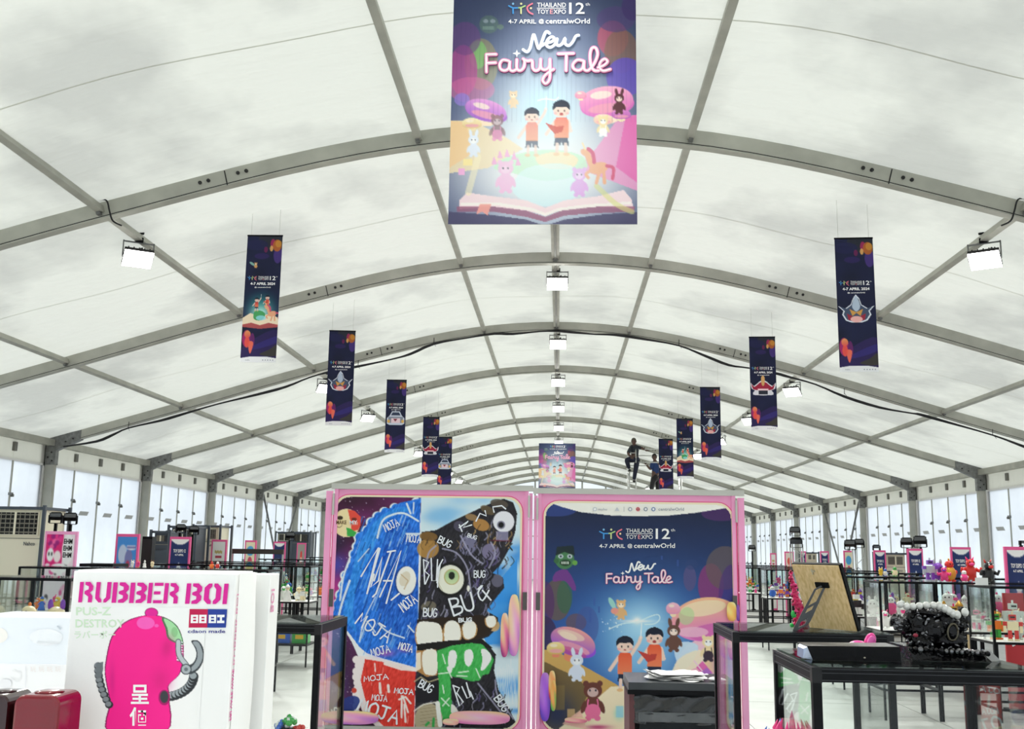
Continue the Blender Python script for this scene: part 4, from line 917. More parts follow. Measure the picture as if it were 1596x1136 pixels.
    c.poly([(649, 1014), (680, 1012), (682, 1052), (665, 1055), (649, 1045)], '#c08c50'); c.poly([(659, 1016), (680, 1014), (681, 1048), (670, 1052), (660, 1046)], '#fffbee', sm=3); c.poly([(649, 1018), (656, 1016), (656, 1042), (649, 1046)], '#fff0d8')
    G = [(681, 1014), (705, 1006), (735, 1002), (752, 1004), (764, 1018), (770, 1028), (762, 1050), (752, 1052), (748, 1060), (735, 1062), (716, 1056), (702, 1054), (703, 1080), (706, 1122), (692, 1126), (684, 1100), (683, 1060)]
    c.poly(G, '#44bc58', tex=.12)
    for p in ([(700, 1016), (709, 1014), (712, 1024), (708, 1040), (699, 1038)], [(724, 1016), (734, 1012), (738, 1024), (732, 1038), (725, 1034)], [(750, 1012), (760, 1014), (766, 1026), (756, 1042), (749, 1044), (752, 1028)], [(696, 1040), (706, 1036), (702, 1050)]): c.poly(p, '#fefefe', sm=3)
    for pl in ([(684, 1050), (700, 1048), (704, 1056)], [(715, 1048), (730, 1046)], [(712, 1053), (728, 1054)], [(690, 1068), (692, 1080)], [(688, 1088), (700, 1100)], [(700, 1088), (690, 1100)], [(742, 1042), (748, 1056)], [(690, 1020), (694, 1034)]): c.line(pl, 2, '#f4fff4', .9)
    c.poly([(648, 1058), (658, 1056), (684, 1060), (684, 1090), (648, 1096)], '#181620'); c.line([(646, 1062), (656, 1055), (668, 1063), (683, 1058)], 2, '#c8b890', .9)
    c.ell(668, 1122, 22, 26, '#bcae90'); [c.line([(655, 1100 + i * 5), (685, 1096 + i * 5)], .8, '#8a7c60', .7) for i in range(8)]; c.line([(646, 1108), (660, 1098), (684, 1094)], 2.2, '#f4f0e4', .95, 3); c.line([(682, 1096), (686, 1130)], 7, '#fbfbf6'); c.poly([(703, 1098), (712, 1104), (716, 1118), (706, 1126)], '#f6f4f0', sm=3)
    c.line([(676, 1120), (675, 1134)], 4, '#3aa850'); c.line([(664, 1130), (668, 1126)], 4, '#3aa850')
    # badge
    c.ell(540, 815, 21.5, 22, '#fbe8b4'); c.poly([(542, 794), (553, 796), (562, 805), (562, 818), (558, 826), (548, 828), (546, 812)], '#ee5040'); c.poly([(540, 822), (547, 824), (556, 830), (552, 836), (541, 836)], '#3cb04c'); c.ell(530, 807, 4.5, 3.2, '#3a2c1a'); c.ell(552, 809, 4, 2.6, '#7a2c20'); c.rect(544, 813, 558, 818, '#f8c8c0', .7); c.line([(524, 820), (529, 822), (533, 819)], .9, '#6a5030', 1, 3)
    return c
def right_art():
    c = Canvas(834, 775, 1156, 1136, 1.8, '#1d2f5c'); X, Y = c.X, c.Y
    t = np.clip((Y - 800) / 190, 0, 1)[..., None]; c.a = hexc('#1c2748') * (1 - t) + hexc('#2c56a8') * t
    c.ell(995, 985, 92, 78, '#4486cc', .95, soft=.9); c.ell(1000, 975, 52, 46, '#b8e8ff', .95, soft=1); c.ell(1000, 1030, 60, 40, '#9ad4f8', .7, soft=1)
    for x, y, rx, ry, col, al in ((866, 795, 32, 10, '#33478c', .9), (1125, 800, 32, 12, '#5a2f70', .7), (1075, 901, 10, 20, '#5a5488', .85), (1108, 912, 20, 34, '#8c3a78', .85), (1130, 885, 30, 34, '#6a5a5c', .75), (1140, 930, 20, 50, '#4a2c80', .6), (868, 935, 22, 32, '#6c5a54', .85), (880, 930, 12, 26, '#3c6c50', .7), (850, 940, 14, 34, '#58306c', .7), (898, 970, 16, 14, '#6c5464', .8), (915, 975, 18, 30, '#46549c', .5), (1078, 880, 10, 8, '#2f4478', .6), (848, 990, 20, 30, '#3a2850', .8)): c.ell(x, y, rx, ry, col, al)
    for x, y, h in ((1055, 872, 10), (925, 930, 14), (932, 945, 10), (918, 950, 20), (1030, 866, 6)): c.rect(x, y, x + 3, y + h, '#3e5ca8', .7)
    # green faced figure
    c.poly([(866, 892), (884, 888), (898, 915), (893, 920), (880, 905), (862, 906)], '#7c3c90', .9, sm=3); c.ell(880, 872, 15, 15, '#4c8454', .95); c.poly([(866, 866), (868, 852), (894, 850), (896, 866), (880, 860)], '#1c2c30', .95); c.ell(867, 874, 4, 4, '#3c6c44'); c.ell(896, 877, 4, 4, '#6ca84c')
    for sx in (874, 888): c.ell(sx, 867, 4, 3.4, '#c8d4dc'); c.ell(sx, 867, 1.5, 1.8, '#203040')
    c.ell(881, 877, 8.5, 5, '#24402c'); [c.rect(875 + i * 3, 875, 877 + i * 3, 879, '#d8e4d8') for i in range(4)]
    # ground and hills
    c.poly([(834, 1012), (862, 1012), (905, 1035), (960, 1066), (985, 1085), (960, 1136), (834, 1136)], '#d4ab62', 1); c.poly([(834, 1035), (870, 1042), (905, 1062), (915, 1085), (880, 1136), (834, 1136)], '#6a5838', .85, sm=3); c.ell(868, 1112, 30, 34, '#26325c', .9, soft=1); c.rect(884, 1105, 896, 1130, '#c8a878', .9); c.rect(866, 1068, 880, 1106, '#8c7648', .7)
    c.poly([(952, 1070), (1156, 1060), (1156, 1136), (870, 1136), (905, 1110)], '#fdeccb', 1); c.ell(1000, 1118, 20, 6, '#c85c8c', .5, soft=1.5); c.ell(932, 1133, 22, 4, '#c43c78', .9, soft=1.6)
    c.poly([(876, 1128), (905, 1106), (914, 1136)], '#f8c8b8', .9); c.ell(965, 1112, 8, 10, '#a4e4cc', .9, soft=1.3); c.rect(960, 1100, 972, 1118, '#9cd8ec', .8)
    c.poly([(1050, 1050), (1070, 1005), (1156, 985), (1156, 1136), (1040, 1100)], '#f5c8d8', 1, sm=2); c.poly([(1100, 1060), (1120, 1010), (1156, 990), (1156, 1080)], '#f0a0cc', .9); c.poly([(1062, 1045), (1050, 1010), (1066, 1000), (1088, 1006), (1080, 1030)], '#cfe6fa', .95, sm=3); c.poly([(1052, 1035), (1072, 1018), (1098, 1016), (1110, 1060), (1050, 1065)], '#fbeed2', .9, sm=3)
    c.poly([(1096, 1062), (1105, 1005), (1118, 985), (1128, 1010), (1125, 1062)], '#f6d2a0', .9, sm=3); c.ell(1092, 1052, 20, 12, '#f4aac8', .8)
    mushroom(c, 893, 1000, 72, 56, '#f4a8a0', '#9450dc', '#e89068', .35); c.ell(890, 990, 22, 7, '#fbe2c8', .7, .3); c.ell(893, 1016, 22, 6, '#c84888', .6, .35)
    mushroom(c, 866, 1010, 28, 26, '#fbe8a8', '#d8b868', '#e88c70')
    c.ell(1100, 965, 54, 34, '#fac494', 1, -.12, col2='#e87cd0'); c.ell(1096, 948, 36, 12, '#fbe6c0', .85, -.15); c.ell(1070, 960, 12, 14, '#b8e0a0', .6, .3); c.ell(1115, 985, 42, 14, '#d868b8', .8, -.1); c.ell(1080, 985, 24, 8, '#f8c4dc', .8)
    mushroom(c, 1049, 948, 22, 24, '#f8c4d4', '#e894bc', '#fbe4c0'); mushroom(c, 1140, 1012, 44, 44, '#fbd8a8', '#c070d8', '#fae0b8', .3)
    c.ell(1132, 1035, 22, 34, '#9a6cd0', .7, soft=1.3)
    c.ell(993, 968, 26, 2.2, '#ffffff', .95, soft=1.2); c.ell(993, 967, 8, 7, '#ffffff', 1, soft=1.4); c.line([(950, 980), (970, 972), (993, 969), (1015, 960), (1026, 958), (1028, 965), (1020, 972), (1005, 973)], 1.6, '#e8fbff', .9, 4)
    for i in range(26): c.ell(_rng.uniform(938, 975), _rng.uniform(955, 985), *(2 * [_rng.uniform(.4, 1.3)]), '#f0fcff', .9)
    plush(c, 968, 942, 30, '#e8b880', 'round', '#fff0dc'); c.ell(954, 940, 4, 10, '#a8e0d0', .9, -.5); c.ell(958, 952, 6, 5, '#f0a090')
    plush(c, 899, 1029, 42, '#dfe8fb', 'long', '#f6f9ff'); plush(c, 924, 1076, 60, '#6e3c34', 'round', '#d8b8b4', suit='#f478a8')
    plush(c, 1050, 983, 42, '#6c4a40', 'long', '#fbe8dc'); plush(c, 1104, 1000, 40, '#f6e0b0', 'round', '#ffffff', suit='#3a2c3c')
    kid(c, 974, 1005, 84, True); kid(c, 1020, 992, 86, False)
    c.poly([(1085, 1040), (1095, 1030), (1110, 1048), (1100, 1056)], '#e868b8', .95); c.line([(1082, 1030), (1095, 1046)], 2, '#fbd4e8'); c.poly([(1090, 1050), (1102, 1040), (1112, 1052)], '#b070d0', .9)
    # white arch at the top
    c.poly([(834, 775), (1156, 775), (1156, 790), (1130, 792), (1085, 799), (1040, 803.5), (995, 804.5), (950, 803), (905, 798), (876, 790), (862, 785), (834, 785)], '#fffdf6')
    return c
def wall_frame(name, ul, ur, vt, vb, art, cv, label, inner):
    O = at(ul, vb, DP); A = at(ur, vb, DP); T = at((ul + ur) / 2, vt, DP); w = A.x - O.x; h = T.z
    E = empty(name, (O.x, DP, 0), label, 'display stand', 'pink framed display walls')
    b = MB(); b.bbox((0, .02, .03), (w, .05, h), M_pink); b.build('pink_board', E)
    # rounded cream border and printed sheet
    q = [at(*p, DP) - E.location for p in ((art[0], (art[1] + art[3]) / 2), (art[2], (art[1] + art[3]) / 2))]
    x0, x1 = q[0].x, q[1].x; z1 = (at((art[0] + art[2]) / 2, art[1], DP)).z; z0 = .03
    for nm, g, mt, y in (('dark_border', .030, M_pink2, .016), ('cream_border', .020, M_cream, .010)):
        P = rrect(x0 - g, z0 - g * .9, x1 + g, z1 + g, .13 + g); b = MB(); b.prism(P, y, .02, mt); b.build(nm, E)
    W_, H_ = x1 - x0, z1 - z0; r = .13
    def msk(s, t):
        X = np.minimum(s, 1 - s) * W_; Z = np.minimum(t, 1 - t) * H_; dx = r - X; dz = r - Z
        return ~((dx > 0) & (dz > 0) & (dx * dx + dz * dz > r * r))
    print_sheet('printed_poster', cv, ((x0, .006, z1), (W_, 0, 0), (0, 0, -H_)), lambda s, t, P: proj_px(P + np.array(E.location)), 1.15, E, maskf=msk)
    e0, e1 = (.05, .105) if inner < 0 else (.105, .05)
    b = MB(); b.bbox((-e1 if inner > 0 else -.0655, -.02, h), (w + (.0655 if inner > 0 else .105), .06, h + .055), M_aluw); b.build('top_rail', E)
    for sx, x in ((-1, 0), (1, w)):
        b = MB(); b.bbox((x - .018, -.005, .02), (x + .018, .02, h), M_pink); b.build('edge_strip', E)
        b = MB(); b.bbox((x + sx * .024 - .010, -.03, h - .26), (x + sx * .024 + .010, -.006, h - .045), M_aluw); b.build('corner_bracket', E)
        po, pr = (.040, .017) if sx == inner else (.075, .03)
        b = MB(); b.bbox((x + sx * po - pr, .0, .0), (x + sx * po + pr, .05, h - .02), M_pink); b.build('side_post', E)
        b = MB(); b.bbox((x + sx * .03 - .006, .03, .02), (x + sx * .03 + .006, .05, h - .05), M_pink2); b.build('shadow_gap', E)
        b = MB(); b.bbox((x - .03, -.02, 1.15), (x + .012, .0, 1.32), mat('latch_grey', (.10, .09, .09), .5)); b.build('latch', E)
        b = MB(); b.bbox((x - .16, -.35, 0), (x + .0, .5, .012), M_aluw); b.build('foot_plate', E)
    b = MB(); b.bbox((-.01, -.03, 0), (w + .01, .09, .03), M_aluw); b.build('bottom_rail', E)
    return E
CVL, CVR = left_art(), right_art()
fL = wall_frame('display_wall', 509, 817, 763.5, 1129, (517, 775.5, 809, 1127), CVL, 'pink framed wall with the blue, red and black painted face print', 1)
fR = wall_frame('display_wall', 838, 1151, 771, 1131, (849, 785, 1143, 1128), CVR, 'pink framed wall with the navy fairy tale poster, right of the painted face', -1)
for x, w_ in ((825.5, 3.2), ): pass
def inkf(parent, d=DP): return Ink(lambda a, b_, L: at(a, b_, d - .0022 * L) - parent.location)
iw = ink('#f4f8ff')
k = inkf(fL)
def hand(k, s, x0, y0, x1, y1, rot=0, lw=1.5, L=3, mt=None):
    """painted capitals as brush strokes"""
    G = {'M': [[(0, 1), (.15, 0), (.5, .65), (.85, 0), (1, 1)]], 'O': [[(.5, 0), (.05, .3), (.1, .85), (.5, 1), (.95, .75), (.9, .2), (.5, 0)]], 'J': [[(.1, 0), (1, 0)], [(.6, 0), (.6, .8), (.35, 1), (0, .85)]], 'A': [[(0, 1), (.5, 0), (1, 1)], [(.2, .62), (.8, .62)]],
        'B': [[(.05, 0), (.05, 1)], [(.05, 0), (.8, .1), (.75, .4), (.05, .5)], [(.05, .5), (.95, .6), (.9, .92), (.05, 1)]], 'U': [[(0, 0), (.05, .8), (.5, 1), (.9, .8), (1, 0)]], 'G': [[(.95, .15), (.5, 0), (.05, .35), (.1, .85), (.5, 1), (.9, .8), (.9, .55), (.55, .55)]]}
    cx, cy = (x0 + x1) / 2, (y0 + y1) / 2; c, d = math.cos(rot), math.sin(rot); n = len(s); cw = (x1 - x0) / n
    for i, ch in enumerate(s):
        for pl in G[ch]:
            P = []
            for a, b_ in pl:
                x = x0 + cw * (i + .1 + .8 * a) - cx; y = y0 + (y1 - y0) * b_ - cy; P.append((cx + x * c - y * d, cy + x * d + y * c))
            k.stroke(P, lw, mt or iw, L, 3 if ch in 'OUGBJ' and len(pl) > 3 else 0)
for a in (('MOJA', 597, 812, 622, 824, -.45, 1.5), ('MOJA', 633, 834, 656, 845, .1, 1.5), ('MOJA', 553, 968, 614, 988, .55, 2.4), ('MOJA', 621, 932, 650, 947, -.65, 1.9), ('MOJA', 577, 1008, 608, 1020, -.25, 1.7), ('MOJA', 621, 1003, 644, 1014, .25, 1.7),
          ('MOJA', 566, 1052, 606, 1060, -.1, 1.6), ('MOJA', 614, 1073, 645, 1081, .1, 1.7), ('MOJA', 579, 1083, 604, 1092, .1, 1.5), ('MOJA', 556, 1098, 625, 1118, .33, 3.2), ('MOJ', 512, 1102, 538, 1116, -.45, 2),
          ('BUG', 682, 839, 705, 850, .45, 1.7), ('BUG', 728, 833, 744, 839, .3, 1.2), ('BUG', 738, 889, 757, 900, 0, 1.5), ('BUG', 659, 948, 682, 961, .05, 1.8), ('BUG', 714, 963, 736, 969, -.05, 1.6), ('BU', 700, 928, 740, 955, -.3, 3), ('BUG', 652, 1063, 676, 1076, .5, 1.9), ('BUG', 768, 1090, 796, 1102, .95, 2)): hand(k, *a)
for L, P in (('M', None),):
    for pl in ([(563, 898), (590, 853), (572, 925)], [(572, 925), (592, 855)], [(583, 905), (596, 868), (590, 905), (578, 915), (583, 895)], [(604, 860), (616, 858)], [(609, 860), (586, 925), (581, 930)], [(592, 930), (625, 858), (602, 940)], [(598, 905), (610, 905)], [(622, 925), (610, 935)]): k.stroke(pl, 2.6, iw, 3)
    for pl in ([(660, 872), (662, 910)], [(660, 872), (668, 876), (662, 890), (669, 896), (663, 910)], [(672, 870), (673, 905), (680, 905), (682, 872)], [(690, 872), (683, 885), (682, 915)], [(686, 880), (681, 908)]): k.stroke(pl, 2, iw, 3)
    for pl in ([(745, 918), (752, 912), (745, 924), (752, 936), (762, 920)], [(752, 920), (765, 935)]): k.stroke(pl, 2.6, iw, 4, 3)
    for pl in ([(716, 818), (720, 828)], [(716, 822), (730, 812), (722, 822), (735, 818)], [(742, 812), (748, 800), (758, 804), (756, 796)], [(770, 798), (768, 790), (782, 788), (788, 793)]): k.stroke(pl, 2.2, iw, 3)
    for pl in ([(706, 1068), (716, 1100), (722, 1094), (712, 1080), (716, 1072), (706, 1068)], [(720, 1070), (728, 1088), (733, 1086), (727, 1064)], [(733, 1078), (738, 1090), (730, 1074)]): k.stroke(pl, 2.2, iw, 3)
    k.text('MAKE', 524, 811, 540, 817, ink('#6a5030'), .02, layer=3); k.text('MY', 545, 811, 557, 817, iw, .02, layer=3)
k.build('painted_lettering', fL)
k = inkf(fR); lockup(k, 934, 823.5, .128, 2.5, '4-7 APRIL @ centralwOrld')
title(k, 944, 874.5, .0728, 3); sponsors(k, 924, 1066, 793.5, 6.5, 2.5); k.build('lettering', fR)
# glossy mushroom and capsule cut-outs fixed to the frames
def cutout(parent, u0, v0, u1, v1, cols, d=DP - .03, rot=0):
    c = at((u0 + u1) / 2, (v0 + v1) / 2, d); a = at(u1, (v0 + v1) / 2, d); t = at((u0 + u1) / 2, v0, d); rx = a.x - c.x; rz = t.z - c.z; c = c - parent.location
    cz = Vector(c); n = 28; m = 8; vs = []; cs = []; cosr, sinr = math.cos(rot), math.sin(rot)
    for i in range(m + 1):
        for k_ in range(n):
            th = 2 * math.pi * k_ / n; e = .72; X = math.copysign(abs(math.cos(th))**e, math.cos(th)) * rx * i / m; Z = math.copysign(abs(math.sin(th))**e, math.sin(th)) * rz * i / m
            vs.append((cz.x + X * cosr - Z * sinr, cz.y, cz.z + X * sinr + Z * cosr)); t_ = .5 - .5 * Z / rz + .25 * math.sin(X / rx * 2.2 + Z / rz * 3)
            t_ = min(.999, max(0, t_)) * (len(cols) - 1); q = int(t_); cc = hexc(cols[q]) * (1 - t_ + q) + hexc(cols[q + 1]) * (t_ - q); cc = cc + (1 - i / m) * .12; cs.append(np.clip(cc, 0, 1))
    nv = len(vs); fs = [(i * n + k_, i * n + (k_ + 1) % n, (i + 1) * n + (k_ + 1) % n, (i + 1) * n + k_)[::-1] for i in range(m) for k_ in range(n)]
    rim = [(x, y + .012, z) for x, y, z in vs[m * n:]]; vs += rim; cs += cs[m * n:nv]; fs += [(m * n + k_, m * n + (k_ + 1) % n, nv + (k_ + 1) % n, nv + k_)[::-1] for k_ in range(n)]; fs.append(tuple(range(nv, nv + n)))
    me = bpy.data.meshes.new('decor_cutout'); me.from_pydata(vs, [], fs); me.materials.append(M_print_gloss); ca_ = me.color_attributes.new('ink', 'FLOAT_COLOR', 'POINT'); ca_.data.foreach_set('color', np.concatenate([S2L(np.array(cs)), np.ones((len(cs), 1))], 1).reshape(-1).astype(np.float32))
    o = bpy.data.objects.new('decor_cutout', me); COL.objects.link(o); o.parent = parent
PC = ['#fbe8a0', '#f8b0a0', '#e060b0', '#8a50d8']
cutout(fL, 792, 926, 810, 1022, ['#fbe4a8', '#fcc8b0', '#f0a0d0', '#c878d8']); cutout(fL, 780, 955, 793, 1024, ['#f8e0d0', '#f4c090', '#e06898', '#a03080'], DP - .045)
cutout(fL, 500, 1108, 590, 1129, ['#fbe4a0', '#f4a0c8', '#b468d8']); cutout(fL, 700, 1108, 795, 1129, ['#fdd0a8', '#f8b0c8', '#e880c0']); cutout(fL, 690, 1120, 715, 1130, ['#fbe8b8', '#f0a0a0'], DP - .045)
cutout(fR, 841, 1048, 858, 1124, ['#c890e0', '#a858e0', '#6a48d0']); cutout(fR, 855, 1045, 866, 1092, ['#fbe0a0', '#f8a060', '#d83c68'], DP - .035); cutout(fR, 1133, 938, 1148, 968, ['#f8e8a0', '#f4c060', '#e09850'], DP - .035); cutout(fR, 1148, 942, 1153, 968, ['#a060c0', '#603090'], DP - .04)
cutout(fR, 880, 1118, 915, 1127, ['#fbe8b8', '#f0a0a0', '#d8608c'], DP - .035); cutout(fR, 858, 1060, 867, 1108, ['#f8d080', '#f0a050', '#60c060'], DP - .05)

# ================================================================== glass display cases
CW, CD, ZS, ZT, PR = .60, .60, .93, 1.45, .022
def case_proto(w=CW, dpt=CD, near=False):
    E = empty('display_case', (0, 0, 0)); p = PR; zs = ZS
    for x in (0, w - p):
        for y in (0, dpt - p):
            b = MB(); b.bbox((x, y, 0), (x + p, y + p, ZT - p), M_black); b.build('leg', E)
    ht = .034 if near else p
    for nm, z0, mt in (('top_frame', ZT - ht, M_black), ('shelf_frame', zs - p, M_black), ('lower_stretcher', .30, M_black)):
        for a, c in (((0, 0), (w, p)), ((0, dpt - p), (w, dpt)), ((0, p), (p, dpt - p)), ((w - p, p), (w, dpt - p))):
            b = MB(); b.bbox((a[0] + (0 if nm == 'top_frame' else (p if a[0] == 0 and c[0] == w else 0)), a[1], z0), (c[0] - (0 if nm == 'top_frame' else (p if a[0] == 0 and c[0] == w else 0)), c[1], z0 + (ht if nm == 'top_frame' else p)), mt); b.build(nm, E)
    if near:
        mg = mat('groove_highlight', '#3a3d42', .35, .2)  # lighter strips: highlight along the frame grooves put into colour
        for z in (ZT - .004, ZT - .013, ZT - .030): b = MB(); b.bbox((p, -.0008, z), (w - p, 0, z + .0012), mg); b.build('profile_groove', E)
        for z in (ZT - .004, ZT - .013, ZT - .030): b = MB(); b.bbox((-.0008, p, z), (0, dpt - p, z + .0012), mg); b.build('profile_groove', E)
        for x, y in ((0, 0), (w - p, 0), (0, dpt - p)): b = MB(); b.bbox((x - .001, y - .001, ZT - .036), (x + p + .001, y + p + .001, ZT + .0005), mat('corner_cube', '#0d0e11', .3, spec=.3)); b.build('corner_cube', E)
    b = MB(); b.bbox((p * .3, p * .3, zs + .0), (w - p * .3, dpt - p * .3, zs + .006), mat('shelf_white', '#e4e4e0', .5) if not near else M_glass); b.build('shelf', E)
    for a, c in (((p, .004, zs + .01), (w - p, .008, ZT - p - .002)), ((p, dpt - .008, zs + .01), (w - p, dpt - .004, ZT - p - .002)), ((.004, p, zs + .01), (.008, dpt - p, ZT - p - .002)), ((w - .008, p, zs + .01), (w - .004, dpt - p, ZT - p - .002))):
        b = MB(); b.bbox(a, c, M_glass); b.build('glass_pane', E)
    b = MB(); b.bbox((p * .4, p * .4, ZT), (w - p * .4, dpt - p * .4, ZT + .005), M_glass_top if near else M_glass); b.build('glass_top', E)
    return E
cp = case_proto(); first_case = [True]
CASES = {}
def place_case(x, y, label, group, rz=0):
    if first_case[0]: e = cp; first_case[0] = False
    else: e = dup(cp)
    e.location = (x, y, 0); e.rotation_euler = (0, 0, rz); tag(e, label, 'display case', group); return e

# ---- small collectable figures, each kind built once
PAL = {'white': '#f0f0ec', 'black': '#16161a', 'red': '#d8322c', 'pink': '#f0408c', 'orange': '#f08030', 'yellow': '#f0c830', 'green': '#38b048', 'blue': '#2e6ad0', 'purple': '#8040b8', 'gold': '#d8a040', 'silver': '#b8bcc4', 'cream': '#f4e2b8', 'brown': '#7c4c30', 'grey': '#808488'}
def cm(c): return mat('toy_' + c, PAL[c], .35, .5 if c in ('gold', 'silver') else 0)
TOYM = {}
def toy_mesh(kind, c1, c2):
    k = (kind, c1, c2)
    if k in TOYM: return TOYM[k]
    a, b_ = cm(c1), cm(c2); d = cm('black') if c1 != 'black' else cm('white'); m = MB()
    if kind == 'eared':      # big head with ears, small body, unit height 1
        m.ell((0, 0, .26), (.17, .14, .24), a, 10, 7); m.ell((0, 0, .60), (.26, .22, .24), a, 12, 8)
        for s in (-1, 1): m.ell((s * .15, 0, .88), (.07, .05, .14), b_, 8, 6); m.ell((s * .10, -.02, .05), (.09, .12, .06), b_, 8, 5); m.ell((s * .19, -.02, .33), (.05, .05, .12), a, 7, 5); m.ell((s * .09, -.205, .62), (.035, .02, .045), d, 6, 5)
    elif kind == 'robot':
        m.box((0, 0, .48), (.34, .22, .28), a); m.box((0, 0, .76), (.22, .2, .18), b_); m.box((0, -.105, .77), (.15, .02, .05), d); m.box((0, 0, .90), (.05, .05, .1), a)
        for s in (-1, 1): m.box((s * .10, 0, .17), (.12, .16, .34), b_); m.box((s * .10, -.03, .03), (.15, .24, .06), a); m.box((s * .24, 0, .55), (.13, .17, .13), b_); m.box((s * .25, -.02, .38), (.09, .1, .24), a)
    elif kind == 'beast':
        m.ell((0, 0, .38), (.24, .2, .30), a, 12, 8); m.ell((0, -.06, .74), (.18, .19, .16), a, 10, 7); m.ell((0, -.2, .70), (.11, .1, .07), b_, 8, 6); m.tube([(0, .15, .25), (.1, .32, .12), (.22, .40, .2)], [.10, .06, .02], a, 7)
        for s in (-1, 1): m.tube([(s * .12, 0, .25), (s * .15, -.02, .03)], [.11, .09], a, 7); m.tube([(s * .2, 0, .5), (s * .36, -.08, .42), (s * .38, -.16, .56)], [.09, .07, .05], a, 7); m.tube([(s * .1, 0, .86), (s * .16, 0, .99)], [.05, .01], b_, 6); m.ell((s * .08, -.22, .78), (.03, .02, .03), d, 6, 4)
    elif kind == 'robed':
        m.lathe((0, 0, 0), [(.26, 0), (.24, .12), (.15, .42), (.11, .60), (.06, .66)], a, 12); m.ell((0, 0, .76), (.13, .13, .14), b_, 10, 7); m.lathe((0, 0, .80), [(.15, 0), (.12, .07), (.02, .2)], a, 10)
        for s in (-1, 1): m.tube([(s * .10, 0, .56), (s * .24, -.08, .40)], [.05, .035], a, 6); m.ell((s * .05, -.12, .77), (.018, .012, .02), d, 5, 4)
    else:                    # 'round'
        m.ell((0, 0, .34), (.30, .28, .34), a, 12, 8); m.ell((0, -.02, .74), (.2, .19, .18), b_, 10, 7); m.ell((0, 0, .95), (.05, .05, .06), a, 6, 5)
        for s in (-1, 1): m.ell((s * .12, -.1, .04), (.10, .14, .05), b_, 8, 5); m.ell((s * .3, -.05, .4), (.07, .07, .1), b_, 7, 5); m.ell((s * .07, -.2, .76), (.03, .02, .035), d, 6, 4)
    me = bpy.data.meshes.new(kind + '_toy'); me.from_pydata(m.v, [], m.f)
    for q in m.m: me.materials.append(q)
    me.polygons.foreach_set('material_index', m.mi); me.polygons.foreach_set('use_smooth', m.sm); me.update(); TOYM[k] = me; return me
KN = {'eared': 'long-eared', 'robot': 'square robot', 'beast': 'horned beast', 'robed': 'robed', 'round': 'round-bellied'}
TOYSEEN = {}
def toy(loc, h, kind, c1, c2, where, rz=0, group='toy figures in the display cases'):
    lab = '%s and %s %s figure %s' % (c1, c2, KN[kind], where)
    n = TOYSEEN.get(lab, 0); TOYSEEN[lab] = n + 1
    if n: lab += ', ' + ['', 'beside its twin', 'a third alike'][min(n, 2)]
    o = inst(toy_mesh(kind, c1, c2), 'toy_figure', loc, None, rz, (h, h, h), label=lab, cat='toy', group=group); return o
KS = ['eared', 'robot', 'beast', 'robed', 'round']; CS = list(PAL)
def fill_case(x, y, where, n, cols, rnd, hmin=.12, hmax=.26, z=ZS + .006):
    xs = [x + .09 + (CW - .18) * (i + .5) / n + rnd.uniform(-.015, .015) for i in range(n)]
    for i, xx in enumerate(xs):
        c1, c2 = rnd.choice(cols), rnd.choice(cols); h = rnd.uniform(hmin, hmax)
        h = min(h, (CW - .18) / n / .56) if n > 4 else h
        pos = ['left', 'mid-left', 'middle', 'mid-right', 'right'] [0] if n == 1 else ['left', 'mid-left', 'middle', 'mid-right', 'right'][int(round(i * 4 / max(1, n - 1)))]
        toy((xx, y + (.15 if i % 2 else .30) , z), h, rnd.choice(KS), c1, c2, pos + ', ' + where, rnd.uniform(-.4, .4))
RN = random.Random(11); BR = ['red', 'pink', 'orange', 'yellow', 'green', 'blue', 'purple', 'white', 'white', 'cream']
# right-hand rows: (y, first x, number, name, colours)
rowsR = [(10.42, 4.22, 2, 'nearest right-hand row', ['white', 'white', 'silver', 'cream', 'orange', 'red', 'green']), (11.75, 3.56, 3, 'second right-hand row', ['white', 'gold', 'silver', 'pink', 'cream', 'grey']), (14.3, 3.80, 4, 'third right-hand row', ['white', 'white', 'black', 'pink', 'white']),
    (17.6, 4.1, 4, 'fourth right-hand row', BR), (19.8, 3.9, 4, 'back-to-back right-hand row', BR), (22.0, 3.7, 4, 'fifth right-hand row', BR), (24.4, 4.3, 4, 'middle distance right-hand row', BR), (27.0, 4.0, 3, 'sixth right-hand row', BR), (33.0, 4.2, 3, 'seventh right-hand row', BR)]
rowsL = [(8.35, -5.62, 3, 'nearest left-hand row', ['pink', 'purple', 'white', 'red', 'orange', 'cream', 'black']), (12.4, -6.35, 5, 'second left-hand row', BR), (15.6, -6.0, 4, 'third left-hand row', ['white', 'cream', 'red', 'white', 'green']), (17.5, -6.1, 4, 'narrow left-hand row', BR), (19.2, -7.2, 5, 'fourth left-hand row', ['white', 'red', 'green', 'cream']),
    (24.5, -7.2, 4, 'fifth left-hand row', BR), (31.0, -7.4, 4, 'sixth left-hand row', BR)]
PW = ['first', 'second', 'third', 'fourth', 'fifth']
for rows, side in ((rowsR, 'right'), (rowsL, 'left')):
    for y, x0, n, nm, cols in rows:
        for i in range(n):
            where = '%s case, %s' % (PW[i], nm)
            place_case(x0 + i * (CW + .004), y, 'black glass display case on legs, %s of the %s' % (PW[i], nm), 'black display cases, ' + nm)
            if not ((side == 'right' and y < 15) or y < 9): fill_case(x0 + i * (CW + .004), y, where, 4 if y < 19 else 3, cols, RN)
            else: fill_case(x0 + i * (CW + .004), y, where, 4, cols, RN, .19, .35)
